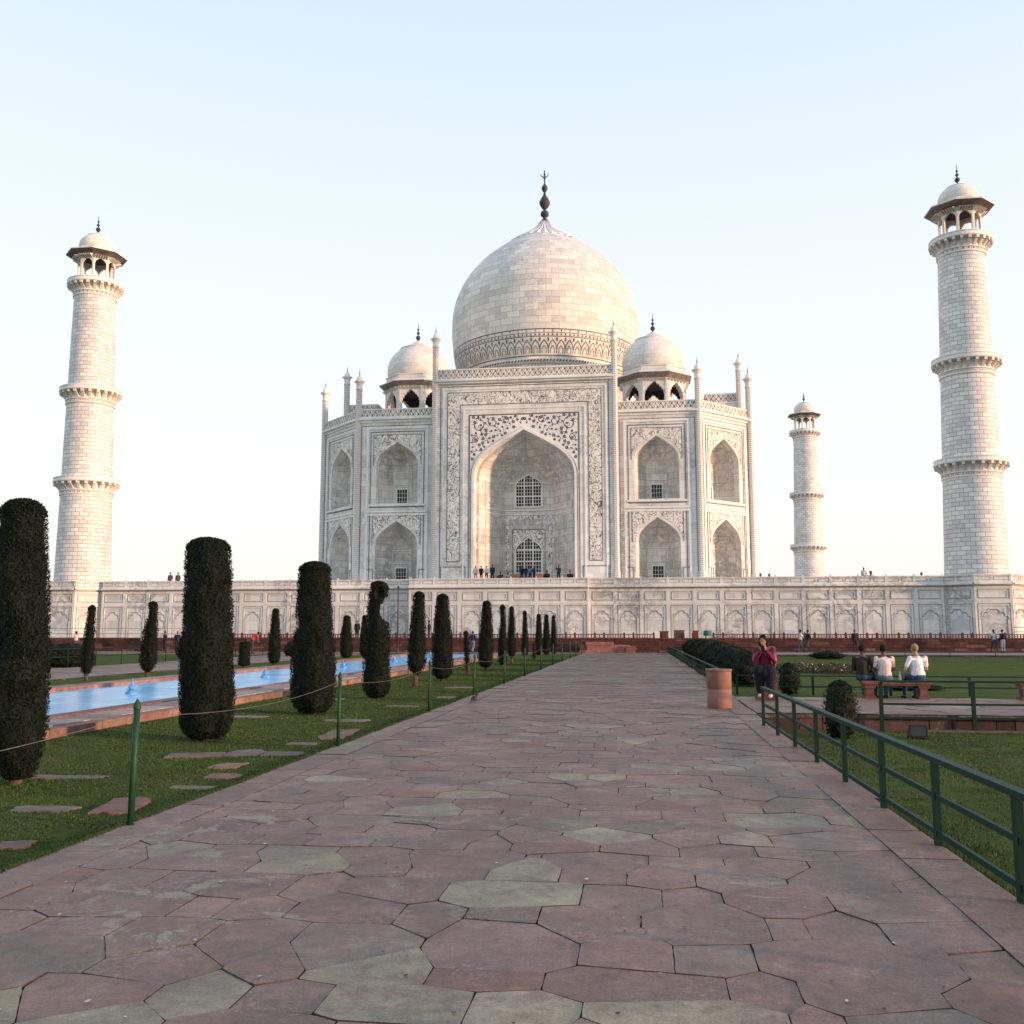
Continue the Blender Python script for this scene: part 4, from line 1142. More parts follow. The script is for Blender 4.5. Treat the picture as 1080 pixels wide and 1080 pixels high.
one('rope', 'thin pale rope strung between the green posts beside the path', 'rope', b, plain('pale_rope', (.12, .13, .11), .8), (-4.5, 8, .9))
b = MB(); b.tube([(-19.55, 76, 0), (-19.55, 76, 5.2)], [.07, .045], 8); b.lathe([(.10, 5.2), (.12, 5.28), (0, 5.4)], 8, -19.55, 76); b.lathe([(.14, 0), (.14, .2), (.08, .35)], 8, -19.55, 76)
one('lamp_post', 'tall thin dark pole standing by the red wall behind the gap-topped cypress', 'pole', b, plain('dark_pole', (.035, .035, .035), .6), (-19.55, 76, 0))

# litter bin
t = thing('litter_bin', 'terracotta coloured cylindrical litter bin on the right edge of the path', 'bin', (1.68, 21.6, 0))
b = MB(); b.lathe([(.255, 0), (.265, .02), (.268, .40), (.262, .405), (.262, .415), (.268, .42), (.272, .80)], 32, 1.68, 21.6, 0, 0, True); b.build('body', M['bin'], t)
b = MB(); b.lathe([(.272, .79), (.285, .80), (.285, .835), (.272, .845), (.20, .85), (.19, .80), (.0, .80)], 32, 1.68, 21.6, 0, 0, True); b.build('rim', plain('bin_rim', (.20, .10, .075), .7), t)
# floodlight
t = thing('floodlight', 'small black floodlight box lying on the near right lawn', 'floodlight', (5.1, 19.0, -.33))
b = MB(Matrix.Translation((5.1, 19.0, -.33)) @ Matrix.Rotation(-.2, 4, 'Z') @ Matrix.Rotation(-.15, 4, 'X'))
b.box(-.15, .15, -.06, .10, .03, .23); b.box(-.165, .165, -.08, -.06, .02, .245); b.build('housing', plain('black_housing', (.012, .012, .012), .5), t)
b.T = b.T; c = MB(b.T); c.box(-.13, .13, -.088, -.08, .05, .21); c.build('glass', plain('dark_glass', (.02, .025, .025), .15), t)
c = MB(Matrix.Translation((5.1, 19.0, -.33))); c.tube([(-.18, .02, 0), (-.18, .02, .14)], .012, 6); c.tube([(.18, .02, 0), (.18, .02, .14)], .012, 6); c.build('bracket', plain('bracket_metal', (.03, .03, .03), .5), t)

# benches
def bench(x, y, label):
    t = thing('stone_bench', label, 'bench', (x, y, 0), 'red sandstone benches on the cross path')
    b = MB(); b.box(x-.83, x+.83, y-.22, y+.22, .37, .44); b.box(x-.79, x+.79, y-.19, y+.19, .33, .37); b.build('seat', M['redst'], t)
    for s in (-1, 1):
        b = MB(); c = x+s*.64
        b.box(c-.13, c+.13, y-.16, y+.16, 0, .07); b.box(c-.095, c+.095, y-.13, y+.13, .07, .26); b.box(c-.13, c+.13, y-.16, y+.16, .26, .33); b.build('leg', M['redst'], t)
    return t
bn = bench(6.27, 25.15, 'red sandstone bench with three men sitting on it beside the lawn')
c = copy_tree(bn); c.location = (9.95, 25.15, 0); c['label'] = 'empty red sandstone bench cut off by the right edge of the photo'
# ------------------------------------------------------------------ foliage
def fast_mesh(name, V, F, T, mats, parent, mi=None):
    me = bpy.data.meshes.new(name); off = chain(parent)
    me.from_pydata([(v[0]-off.x, v[1]-off.y, v[2]-off.z) for v in V], [], F)
    for m in mats: me.materials.append(m)
    at = me.color_attributes.new('tint', 'FLOAT_COLOR', 'POINT')
    at.data.foreach_set('color', [c for t in T for c in (t[0], t[1], t[2], 1)])
    o = bpy.data.objects.new(name, me); COL.objects.link(o)
    if parent is not None: o.parent = parent
    return o
def crown(parent, x, y, surf, area, leaf, dens, rr, dark=(.003, .0072, .004), lite=(.0092, .0205, .0096), lean=(0, 0), H=3, up=.75, brown=.04):
    """surf(u, v) -> (radius, height, outward slope), u angle 0..2pi, v 0..1; leafy shell over a dark core"""
    V = []; F = []; T = []
    NU, NV = 28, 26
    for j in range(NV+1):
        for i in range(NU):
            u = 2*PI*i/NU; r, z, _ = surf(u, j/NV)
            r = max(0, r-leaf*1.7)*(1+.05*math.sin(u*5+j)); k = z/H
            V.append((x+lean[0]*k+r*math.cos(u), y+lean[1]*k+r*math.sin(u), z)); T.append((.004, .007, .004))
    for j in range(NV):
        for i in range(NU):
            a, b_ = j*NU+i, j*NU+(i+1) % NU; F.append((a, b_, b_+NU, a+NU))
    F.append(tuple(range(NU))[::-1]); F.append(tuple(NV*NU+i for i in range(NU)))
    n = int(area*dens)
    for q in range(n):
        v = rr.random(); u = rr.random()*2*PI
        r, z, sl = surf(u, v)
        if r < .004: continue
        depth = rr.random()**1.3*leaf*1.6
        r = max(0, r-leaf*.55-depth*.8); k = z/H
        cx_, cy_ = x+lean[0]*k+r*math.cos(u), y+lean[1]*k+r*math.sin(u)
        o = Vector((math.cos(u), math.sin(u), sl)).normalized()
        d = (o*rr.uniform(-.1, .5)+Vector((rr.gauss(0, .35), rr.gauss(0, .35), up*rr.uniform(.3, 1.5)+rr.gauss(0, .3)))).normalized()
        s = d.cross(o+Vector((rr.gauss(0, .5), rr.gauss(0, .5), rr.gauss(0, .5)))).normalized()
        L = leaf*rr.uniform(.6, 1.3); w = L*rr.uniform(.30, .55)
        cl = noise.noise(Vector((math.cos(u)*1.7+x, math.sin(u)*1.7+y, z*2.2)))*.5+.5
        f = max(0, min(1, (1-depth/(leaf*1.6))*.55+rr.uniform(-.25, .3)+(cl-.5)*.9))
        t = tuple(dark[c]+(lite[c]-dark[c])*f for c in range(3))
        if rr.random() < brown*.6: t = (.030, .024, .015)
        p = Vector((cx_, cy_, z)); b0 = len(V)
        V += [p-s*w*.5, p+s*w*.5, p+s*w*.35+d*L*.6, p+d*L, p-s*w*.35+d*L*.6]
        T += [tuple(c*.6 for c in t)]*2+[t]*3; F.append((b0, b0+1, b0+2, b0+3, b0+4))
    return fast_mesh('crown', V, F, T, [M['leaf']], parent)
def interp(P, v):
    for (a, ra), (b_, rb) in zip(P, P[1:]):
        if a <= v <= b_: return ra+(rb-ra)*(v-a)/(b_-a+1e-9)
    return P[-1][1]
def cypress(label, x, y, h, w, prof=None, z0=.06, notches=(), topx=0.0, group='clipped cypresses along the near side of the pool', near=1.0, seed=1, brown=.04):
    rr = random.Random(seed*13+5)
    prof = prof or [(0, .35), (.04, .66), (.10, .90), (.18, 1.0), (.5, .93), (.85, .80), (.95, .74), (.985, .58), (1, .0)]
    t = thing('cypress_tree', label, 'tree', (x, y, -.03), group)
    R0 = w/2; sd = seed*7.3
    def surf(u, v):
        vt = v/.82*.94 if v < .82 else .94
        z = z0+(h-z0)*vt; r = R0*interp(prof[:-2]+[(1, prof[-3][1])], vt)
        if v >= .82:
            an_ = (v-.82)/.18*PI/2; r *= max(0, math.cos(an_))**.7; z = z0+(h-z0)*(.94+.06*math.sin(an_))
        nn = noise.noise(Vector((math.cos(u)*1.3+sd, math.sin(u)*1.3, z*1.1)))*.10+noise.noise(Vector((math.cos(u)*3+sd, math.sin(u)*3, z*4.5)))*.06
        r *= 1+nn
        for (nu, nz, nr, nd) in notches:
            du = abs((u-nu+PI) % (2*PI)-PI); q = math.hypot(du*R0*.72, z-nz)/nr
            if q < 1: r *= 1-nd*(1-q*q)**.5
        return r, z, (1.6 if v > .9 else .05 if v > .12 else -.5)
    leaf = .022+.0010*y if y < 30 else .056
    area = 2*PI*R0*h
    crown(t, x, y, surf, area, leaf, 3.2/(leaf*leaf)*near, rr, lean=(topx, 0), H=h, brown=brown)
    b = MB(); b.tube([(x, y, -.05), (x+rr.uniform(-.02, .02), y, z0*.5), (x, y, z0+.4)], [.085, .07, .06], 8)
    for k in range(3):
        a = rr.uniform(0, 6.28); b.tube([(x+.05*math.cos(a), y+.05*math.sin(a), -.04), (x+.04*math.cos(a), y+.04*math.sin(a), z0+.2)], [.035, .03], 6)
    b.build('trunk', M['bark'], t)
    return t
PF = dict(
 a=[(0, .50), (.03, .72), (.09, .88), (.2, 1.02), (.5, 1.0), (.75, .90), (.93, .84), (.975, .72), (1, 0)],
 b=[(0, .62), (.03, .88), (.08, .97), (.2, 1.0), (.5, .93), (.8, .88), (.93, .84), (.975, .70), (1, 0)],
 c=[(0, .66), (.04, .92), (.10, 1.05), (.35, 1.0), (.7, .86), (.93, .76), (.98, .62), (1, 0)],
 d=[(0, .58), (.05, .90), (.15, 1.04), (.5, .96), (.72, .80), (.93, .62), (.985, .48), (1, 0)],
 e=[(0, .0), (.04, .30), (.10, .80), (.18, 1.02), (.5, .90), (.8, .70), (.95, .62), (.985, .45), (1, 0)],
 f=[(0, .35), (.06, .6), (.3, 1.0), (.7, .9), (.92, .6), (1, 0)])
cypress('largest dark cypress, cut off by the left edge of the photo', -6.95, 10.13, 3.16, .64, PF['a'], .02, [(4.9, 1.5, .25, .35), (5.6, 2.4, .2, .3), (5.3, .9, .2, .25)], -.12, seed=1, near=1.0)
cypress('broad rounded cypress column second from the left, tall and even sided', -6.78, 14.5, 3.13, .90, PF['b'], .0, [(5.9, 2.35, .14, .4)], -.10, seed=2)
cypress('third big clipped cypress tapering slightly to a flat top', -6.74, 19.32, 3.09, .92, PF['c'], .0, [(3.6, 1.8, .16, .35)], -.03, seed=3)
cypress('cypress with a bite missing near its ragged top', -6.69, 23.96, 2.92, .74, PF['c'], .0, [(.45, 2.22, .34, .95), (-.1, 2.16, .28, .9), (5.2, 2.62, .16, .5), (3.4, 2.75, .14, .5)], 0, seed=4, brown=.10)
cypress('slender cypress raised on a visible bare stem', -6.95, 29.3, 2.87, .66, PF['e'], .22, [], .08, seed=5)
cypress('evenly tapered cypress close beside the one on a bare stem', -6.81, 32.62, 2.92, .80, PF['d'], .05, [], 0, seed=6)
cypress('thin dwarf cypress only half the height of its neighbours', -6.76, 37.3, 1.65, .32, PF['f'], .05, [], -.08, seed=7, brown=.12)
cypress('cypress with small see-through holes after the dwarf one', -6.9, 42.5, 3.0, .74, PF['d'], .08, [(4.7, 2.2, .22, .5), (5.0, 1.6, .16, .4)], .05, seed=8)
cypress('narrow cypress with a shoulder on its left side, left of the pointed-base one', -6.71, 46.5, 2.94, .52, PF['d'], .05, [(3.4, 2.2, .5, .3)], .0, seed=9)
cypress('mid-distance cypress narrowing to a pointed base', -7.0, 52.0, 3.0, .56, PF['e'], .10, [], 0, seed=10)
cypress('narrow flat-topped cypress just left of the small reddish bush', -6.78, 56.2, 2.86, .50, PF['e'], .08, [], 0, seed=11)
cypress('left one of the last three cypresses at the far end of the pool', -7.05, 66.5, 2.86, .60, PF['d'], .05, seed=12)
cypress('middle one of the last three cypresses at the far end of the pool', -6.72, 68.6, 2.86, .62, PF['d'], .05, seed=13)
cypress('right one of the last three cypresses, farthest along the row', -6.34, 70.1, 2.82, .52, PF['d'], .05, seed=14)
G2 = 'clipped cypresses on the far side of the pool'
cypress('leaning smooth cypress beyond the pool in front of the left minaret base', -18.95, 31.03, 2.53, .53, PF['e'], .06, [], .10, G2, seed=15)
cypress('cypress beyond the pool with a nick below its top, left of the broad second cypress', -18.29, 33.96, 2.75, .70, PF['e'], .04, [(3.3, 2.35, .3, .55)], .10, G2, seed=16)
cypress('short stump-like cypress beyond the pool near the red shirted visitor', -18.68, 43.66, 1.16, .66, PF['b'], .04, [], 0, G2, seed=17)
cypress('neat cypress beyond the pool between the second and third big trees', -18.77, 47.69, 2.82, .70, PF['d'], .04, [], 0, G2, seed=18)
cypress('small cypress beyond the pool just right of the third big tree', -18.32, 58.44, 2.65, .84, PF['d'], .04, [], 0, G2, seed=19)
cypress('far cypress mostly hidden behind the gap-topped tree', -18.5, 63.0, 2.73, .70, PF['d'], .04, [], 0, G2, seed=20)

def bush(name, label, x, y, z, rx, ry, h, group=None, leaf=.05, seed=1, low=.55, dark=(.007, .013, .006), lite=(.019, .038, .015), z0=None):
    rr = random.Random(seed*31); sd = seed*3.1
    t = thing(name, label, 'bush', (x, y, z), group)
    def surf(u, v):
        th = -PI/2*low+v*(PI/2+PI/2*low)
        c = math.cos(th); s_ = math.sin(th)
        q = abs(c)**.75
        nn = 1+.13*noise.noise(Vector((math.cos(u)*1.5+sd, math.sin(u)*1.5, th*1.4)))+.06*noise.noise(Vector((math.cos(u)*5+sd, math.sin(u)*5, th*5)))
        sl0 = math.sin(-PI/2*low)
        zz = z+h*((s_-sl0)/(1-sl0))
        rad_ = q*nn/math.sqrt((math.cos(u)/rx)**2+(math.sin(u)/ry)**2)
        return rad_, zz, s_*1.5
    crown(t, x, y, surf, 2*PI*max(rx, ry)*h*1.1, leaf, 1.5/(leaf*leaf), rr, dark, lite, H=99, up=.45, brown=.03)
    b = MB(); b.tube([(x, y, z-.03), (x, y, z+h*.35)], [.06, .04], 7); b.build('trunk', M['bark'], t)
    return t
bush('clipped_bush', 'dark clipped bush behind the near green railing on the lower lawn', 3.71, 18.94, -.33, .37, .37, 1.04, seed=3, leaf=.05, low=.75)
bush('clipped_bush', 'dark bush directly behind the seated woman in the maroon top', 3.95, 26.9, 0, .35, .35, .78, seed=4, leaf=.06)
G = 'rounded hedge bushes along the right edge of the path'
bush('hedge_bush', 'nearest and darkest rounded hedge bush, right behind the litter bin', 3.30, 30.9, 0, .62, .8, 1.02, G, .06, 5)
bush('hedge_bush', 'rounded hedge bush second behind the litter bin', 3.15, 34.4, 0, .75, 1.3, 1.12, G, .065, 6)
bush('hedge_bush', 'broad hedge bush in the middle of the right hedge row', 3.2, 39.5, 0, .8, 1.9, 1.18, G, .07, 7)
bush('hedge_bush', 'hedge bush beyond the middle of the right hedge row', 3.3, 46.5, 0, .85, 2.4, 1.22, G, .075, 8)
bush('hedge_bush', 'hedge bush second from the far end of the right hedge row', 3.4, 54.0, 0, .85, 2.6, 1.2, G, .08, 9)
bush('hedge_bush', 'farthest hedge bush of the right row, near the red wall', 3.5, 62.0, 0, .9, 2.6, 1.15, G, .09, 10)
bush('low_shrub', 'low wide dark shrub at the back edge of the right lawn', 11.6, 62.5, 0, 1.25, .7, .42, None, .09, 11)
bush('low_shrub', 'low dark shrub on the lawn behind the bench', 7.9, 29.5, -.03, .85, .5, .18, None, .05, 12)
GL = 'rounded bushes beyond the far left path'
bush('clipped_bush', 'wide dark hedge bush between the largest cypress and the left minaret base', -27.6, 43.5, 0, 1.35, 1.0, 1.05, GL, .09, 13)
bush('clipped_bush', 'rounded bush beside the nicked cypress beyond the pool', -28.2, 57.5, 0, .95, .9, 1.05, GL, .09, 14)
bush('clipped_bush', 'small dark bush between the neat far cypress and third big tree', -24.0, 64.5, 0, .75, .75, .95, GL, .09, 15)
bush('small_bush', 'small brownish bush between the distant near-row cypresses', -6.5, 58.6, 0, .20, .20, .95, None, .06, 16, .6, (.03, .014, .01), (.085, .04, .028))

# flower bed on the right lawn
V = []; F = []; T = []; rr = random.Random(77)
for q in range(9000):
    u = rr.random()*2*PI; r = math.sqrt(rr.random())
    x, y = 8.1+2.4*r*math.cos(u), 44.0+4.4*r*math.sin(u)
    z = -.02+rr.random()*.16
    k = rr.random()
    t = (.09, .05, .045) if k < .45 else (.035, .05, .02) if k < .994 else (.42, .40, .37)
    if k >= .988: z += .08
    l = .05 if k < .988 else .07
    d = Vector((rr.gauss(0, 1), rr.gauss(0, 1), rr.gauss(0, .8)+.6)).normalized(); s = d.cross(Vector((rr.gauss(0, 1), rr.gauss(0, 1), 0))).normalized()
    p = Vector((x, y, z)); b0 = len(V); V += [p-s*l*.5, p+s*l*.5, p+d*l*1.4]; T += [t]*3; F.append((b0, b0+1, b0+2))
o = fast_mesh('flower_bed', V, F, T, [M['leaf']], None); o['kind'] = 'stuff'

# grass blades over the near lawns
def grass(name, x0, x1, y0, y1, z, n, keep=None, seed=1):
    V = []; F = []; T = []; rr = random.Random(seed)
    for q in range(n):
        f = rr.random()**2.0
        y = y0+(y1-y0)*f; x = rr.uniform(x0, x1)
        if x > 0 and x > (y*0.58+.6): continue
        if keep and not keep(x, y): continue
        cl = noise.noise(Vector((x*1.1, y*1.1, 3)))*.5+.5
        h = rr.uniform(.014, .030)*(.55+cl*.9); w = .0035+.00045*y
        a = rr.uniform(0, PI); dx, dy = math.cos(a)*w, math.sin(a)*w
        lx, ly = rr.gauss(0, .35)*h, rr.gauss(0, .35)*h
        zz = z+(.03 if x > 0 else .022)*noise.noise(Vector((x*.6, y*.6, z)))-.004
        b0 = len(V); V += [(x-dx, y-dy, zz), (x+dx, y+dy, zz), (x+lx, y+ly, zz+h)]
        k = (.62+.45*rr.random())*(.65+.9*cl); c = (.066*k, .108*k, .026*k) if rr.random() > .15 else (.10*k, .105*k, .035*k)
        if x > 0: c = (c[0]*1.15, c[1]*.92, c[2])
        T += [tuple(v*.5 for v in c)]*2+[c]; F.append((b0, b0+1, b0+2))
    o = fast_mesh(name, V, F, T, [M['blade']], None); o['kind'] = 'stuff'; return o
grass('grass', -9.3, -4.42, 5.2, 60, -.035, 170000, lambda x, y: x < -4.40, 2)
grass('grass', 2.33, 14, 5.2, 20.2, -.33, 110000, None, 3)
# ragged tufts creeping over the path edges
V = []; F = []; T = []; rr = random.Random(12)
for q in range(26000):
    y = 4.5+(45-4.5)*rr.random()**1.8; L_ = rr.random() < .5
    e = abs(rr.gauss(0, .03))*(1+.8*noise.noise(Vector((y*1.3, 0, 5 if L_ else 9))))
    x, z = (-4.43+e*.6, -.012) if L_ else (2.34-e*.25, -.10)
    if not L_ and y > 20: continue
    h = rr.uniform(.02, .045) if L_ else rr.uniform(.08, .13); w = .004+.0004*y; a = rr.uniform(0, PI)
    b0 = len(V); V += [(x-math.cos(a)*w, y-math.sin(a)*w, z), (x+math.cos(a)*w, y+math.sin(a)*w, z), (x+rr.gauss(0, .4)*h*.5, y+rr.gauss(0, .4)*h*.5, z+h)]
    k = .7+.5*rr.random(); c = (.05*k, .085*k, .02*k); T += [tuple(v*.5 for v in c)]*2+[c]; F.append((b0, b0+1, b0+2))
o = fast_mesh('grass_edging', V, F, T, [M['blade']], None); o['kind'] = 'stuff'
# fallen leaves and grit on the path
V = []; F = []; T = []; rr = random.Random(8)
for q in range(420):
    y = 4+26*rr.random()**1.5; x = rr.uniform(-4.3, 2.2); l = rr.uniform(.006, .018); a = rr.uniform(0, 6.28); b0 = len(V)
    for k in range(4): V.append((x+l*math.cos(a+k*PI/2)*(1 if k % 2 else .5), y+l*math.sin(a+k*PI/2), .012+.004*rr.random()))
    c = rr.choice([(.30, .28, .24), (.06, .05, .03), (.05, .045, .04), (.16, .13, .08), (.5, .5, .47)]); T += [c]*4; F.append((b0, b0+1, b0+2, b0+3))
o = fast_mesh('path_litter', V, F, T, [M['blade']], None); o['kind'] = 'stuff'

# ------------------------------------------------------------------ people
def ball(mb, c, r, n=10, rot=None):
    rx, ry, rz = (r, r, r) if not isinstance(r, tuple) else r
    T0 = mb.T; mb.T = T0 @ Matrix.Translation(c) @ (rot or Matrix.Identity(4))
    m = max(6, n//2+2)
    P = [(0, -1)]+[(math.cos(-PI/2+PI*i/m), math.sin(-PI/2+PI*i/m)) for i in range(1, m)]+[(0, 1)]
    for (a, z0), (b_, z1) in zip(P, P[1:]):
        for k in range(n):
            u0, u1 = 2*PI*k/n, 2*PI*(k+1)/n
            q = []
            if a > 1e-6: q += [(a*math.cos(u0)*rx, a*math.sin(u0)*ry, z0*rz), (a*math.cos(u1)*rx, a*math.sin(u1)*ry, z0*rz)]
            else: q += [(0, 0, -rz)]
            if b_ > 1e-6: q += [(b_*math.cos(u1)*rx, b_*math.sin(u1)*ry, z1*rz), (b_*math.cos(u0)*rx, b_*math.sin(u0)*ry, z1*rz)]
            else: q += [(0, 0, rz)]
            mb.poly(q, 0, [(0, 0)]*len(q), True)
    mb.T = T0
def limb(mb, a, b_, ra, rb, n=10):
    a, b_ = Vector(a), Vector(b_); d = b_-a; L = d.length
    if L < 1e-6: return
    u = d/L; pts = []; rs = []
    for k in (-.999, -.8, -.45): pts.append(a+u*ra*k); rs.append(ra*math.sqrt(max(0.0005, 1-k*k)))
    for k in range(4): f = k/3; pts.append(a+d*f); rs.append(ra+(rb-ra)*f)
    for k in (.45, .8, .999): pts.append(b_+u*rb*k); rs.append(rb*math.sqrt(max(0.0005, 1-k*k)))
    mb.tube(pts, rs, n)
def fuse(mb, name, mat, parent, vox, smooth=1):
    o = mb.build(name, mat, parent)
    m = o.modifiers.new('r', 'REMESH'); m.mode = 'VOXEL'; m.voxel_size = vox; m.use_smooth_shade = True
    if smooth: s = o.modifiers.new('s', 'SMOOTH'); s.factor = .5; s.iterations = smooth
    dg = bpy.context.evaluated_depsgraph_get(); dg.update()
    me = bpy.data.meshes.new_from_object(o.evaluated_get(dg)); old = o.data
    o.modifiers.clear(); me.name = name; o.data = me; bpy.data.meshes.remove(old)
    if not me.materials: me.materials.append(mat)
    return o
CM = {}
def cmat(name, c, var=.15):
    k = (name, c)
    if k not in CM: CM[k] = plain(name, c, .85, var, 14, 0, .2)
    return CM[k]
STAND = dict(pel=(0, 0, .93), chest=(0, 0, 1.25), neck=(0, 0, 1.44), head=(0, .02, 1.60), hL=(-.09, 0, .88), hR=(.09, 0, .88), kL=(-.10, .02, .48), kR=(.10, .02, .48), aL=(-.10, -.02, .09), aR=(.10, -.02, .09), sL=(-.18, 0, 1.38), sR=(.18, 0, 1.38), eL=(-.23, -.02, 1.12), eR=(.23, -.02, 1.12), wL=(-.23, .06, .88), wR=(.23, .06, .88))
def pose(**k): d = dict(STAND); d.update(k); return d
WALK = pose(kL=(-.10, .16, .50), aL=(-.10, .24, .10), kR=(.10, -.02, .47), aR=(.10, -.30, .16), wL=(-.22, -.12, .90), wR=(.22, .18, .92), eL=(-.22, -.12, 1.14), eR=(.22, .04, 1.12))
SIT = pose(pel=(0, 0, .12), chest=(0, -.01, .42), neck=(0, .02, .62), head=(0, .05, .785), hL=(-.10, .02, .10), hR=(.10, .02, .10), kL=(-.14, .42, .10), kR=(.14, .42, .10), aL=(-.14, .40, -.34), aR=(.14, .40, -.34), sL=(-.19, 0, .56), sR=(.19, 0, .56), eL=(-.25, .06, .30), eR=(.25, .06, .30), wL=(-.12, .28, .22), wR=(.12, .28, .22))
FLOOR = pose(pel=(0, 0, .12), chest=(0, .03, .42), neck=(0, .08, .60), head=(0, .12, .76), hL=(-.10, .02, .10), hR=(.10, .02, .10), kL=(-.16, .36, .42), kR=(.16, .36, .42), aL=(-.14, .55, .09), aR=(.14, .55, .09), sL=(-.18, .05, .55), sR=(.18, .05, .55), eL=(-.24, .22, .36), eR=(.24, .22, .36), wL=(-.12, .40, .44), wR=(.12, .40, .44))
def person(label, loc, rz, P, skin, top, legs, hair, shoes=(.02, .02, .02), near=False, long_sleeve=False, group=None, skirt=False, long_hair=False, extra=None, scale=1.0):
    t = thing('person', label, 'person', (0, 0, 0), group)
    vox = .011 if near else .024; n = 12 if near else 8
    V = {k: Vector(v) for k, v in P.items()}
    fwd = Vector((0, 1, 0))
    hd = P.get('look', (0, 1, 0)); hd = Vector(hd).normalized()
    b = MB()
    limb(b, V['pel'], V['chest'], .125, .13, n); limb(b, V['chest'], V['neck']-Vector((0, 0, .04)), .13, .07, n)
    limb(b, V['neck']-Vector((0, 0, .05)), V['head']-Vector((0, 0, .06)), .052, .05, n)
    hrot = Vector((0, 1, 0)).rotation_difference(hd).to_matrix().to_4x4()
    ball(b, V['head'], (.075, .092, .112), 14, hrot)
    hp = lambda x, y, z: V['head']+hrot.to_3x3() @ Vector((x, y, z))
    ball(b, hp(0, .035, -.055), (.050, .055, .055), 10, hrot)
    if near:
        limb(b, hp(0, .088, .012), hp(0, .108, -.022), .012, .016, 8)
        for s in (-1, 1): ball(b, hp(s*.077, -.005, -.01), (.014, .022, .032), 8, hrot)
        limb(b, hp(-.022, .088, -.055), hp(.022, .088, -.055), .010, .010, 6)
    for s in 'LR':
        limb(b, V['s'+s], V['e'+s], .047, .038, n); limb(b, V['e'+s], V['w'+s], .037, .026, n)
        limb(b, V['chest']+Vector((0, 0, .10)), V['s'+s], .07, .055, n)
        limb(b, V['h'+s], V['k'+s], .078, .055, n); limb(b, V['k'+s], V['a'+s], .053, .036, n)
        d = (V['w'+s]-V['e'+s]).normalized()
        side = d.cross(Vector((0, 0, 1))); side = side.normalized() if side.length > .1 else Vector((1, 0, 0))
        pc = V['w'+s]+d*.05
        limb(b, V['w'+s], pc, .026, .032, n)
        if near:
            for j, (o_, l) in enumerate(((-.030, .058), (-.010, .070), (.010, .066), (.030, .052))):
                a0 = pc+side*o_*.9+d*.02; a1 = a0+d*l*.5; a2 = a1+(d*.6-Vector((0, 0, .55))).normalized()*l*.5
                limb(b, a0, a1, .0105, .010, 6); limb(b, a1, a2, .010, .0085, 6)
            th = pc-d*.02+side*(-.035 if s == 'R' else .035); limb(b, th, th+(d+side*(-.7 if s == 'R' else .7)).normalized()*.05, .012, .009, 6)
        f = Vector((hd.x, hd.y, 0)).normalized() if False else fwd
        limb(b, V['a'+s]-Vector((0, 0, .045)), V['a'+s]+f*.13-Vector((0, 0, .055)), .036, .028, n)
    body = fuse(b, 'body', cmat('skin_tone', skin, .08), t, vox)
    # top
    b = MB(); e = .018
    limb(b, V['pel']+Vector((0, 0, .0)), V['chest'], .142, .15, n); limb(b, V['chest'], V['neck']-Vector((0, 0, .07)), .148, .085, n)
    for s in 'LR':
        sgn = -1 if s == 'L' else 1
        ball(b, V['chest']+Vector((sgn*.055, 0, .02)), (.105, .095, .16), n)
        limb(b, V['chest']+Vector((sgn*.04, 0, .09)), V['s'+s]-Vector((0, 0, .015)), .082, .058, n)
        ball(b, V['pel']+Vector((sgn*.05, 0, .06)), (.12, .12, .13), n)
        if long_sleeve: limb(b, V['s'+s], V['e'+s], .066, .056, n); limb(b, V['e'+s], V['e'+s].lerp(V['w'+s], .92), .054, .040, n)
        else: limb(b, V['s'+s], V['s'+s].lerp(V['e'+s], .66), .060, .054, n)
    if near:
        for k in range(9):   # cloth folds
            z = rr.uniform(.05, .4); an = rr.uniform(0, 6.28); c = V['pel'].lerp(V['chest'], z*2)
            p = c+Vector((math.cos(an)*.145, math.sin(an)*.12, 0)); q = p+Vector((rr.uniform(-.03, .03), rr.uniform(-.03, .03), rr.uniform(.06, .12)))
            limb(b, p, q, .012, .006, 6)
    fuse(b, 'top', cmat('cloth_top', top), t, vox)
    # legs wear
    b = MB()
    ball(b, V['pel'], (.165, .15, .13), n)
    for s in 'LR':
        limb(b, V['h'+s], V['k'+s], .098, .072, n); limb(b, V['k'+s], V['k'+s].lerp(V['a'+s], .93), .070, .052, n)
    if skirt:
        for f in (0, .2, .4, .6, .8, .95):
            c = V['pel'].lerp((V['kL']+V['kR'])/2, f); ball(b, c-Vector((0, 0, .04*f)), (.19+.06*f, .15, .13+.02*f), n)
        for s in 'LR': limb(b, V['k'+s], V['a'+s]+Vector((0, 0, .12)), .13, .09, n)
    fuse(b, 'trousers' if not skirt else 'skirt', cmat('cloth_legs', legs), t, vox)
    for s in 'LR':
        b = MB(); limb(b, V['a'+s]-Vector((0, 0, .04)), V['a'+s]+fwd*.14-Vector((0, 0, .052)), .046, .038, n); fuse(b, 'shoe', cmat('shoe', shoes), t, vox)
    b = MB(); 
    ball(b, hp(0, -.018, .022), (.087, .092, .108), 14, hrot)
    if long_hair:
        limb(b, hp(0, -.06, .0), hp(0, -.09, -.17), .075, .055, n)
        for s in (-1, 1): limb(b, hp(s*.07, -.01, .02), hp(s*.075, .01, -.14), .032, .022, n)
    o = fuse(b, 'hair', cmat('hair', hair, .3), t, vox)
    if extra: extra(t, V, hp)
    t.scale = (scale,)*3; t.rotation_euler = (0, 0, rz); t.location = loc
    return t
IND = (.16, .085, .055); FAIR = (.42, .26, .19); BLK = (.012, .010, .010)
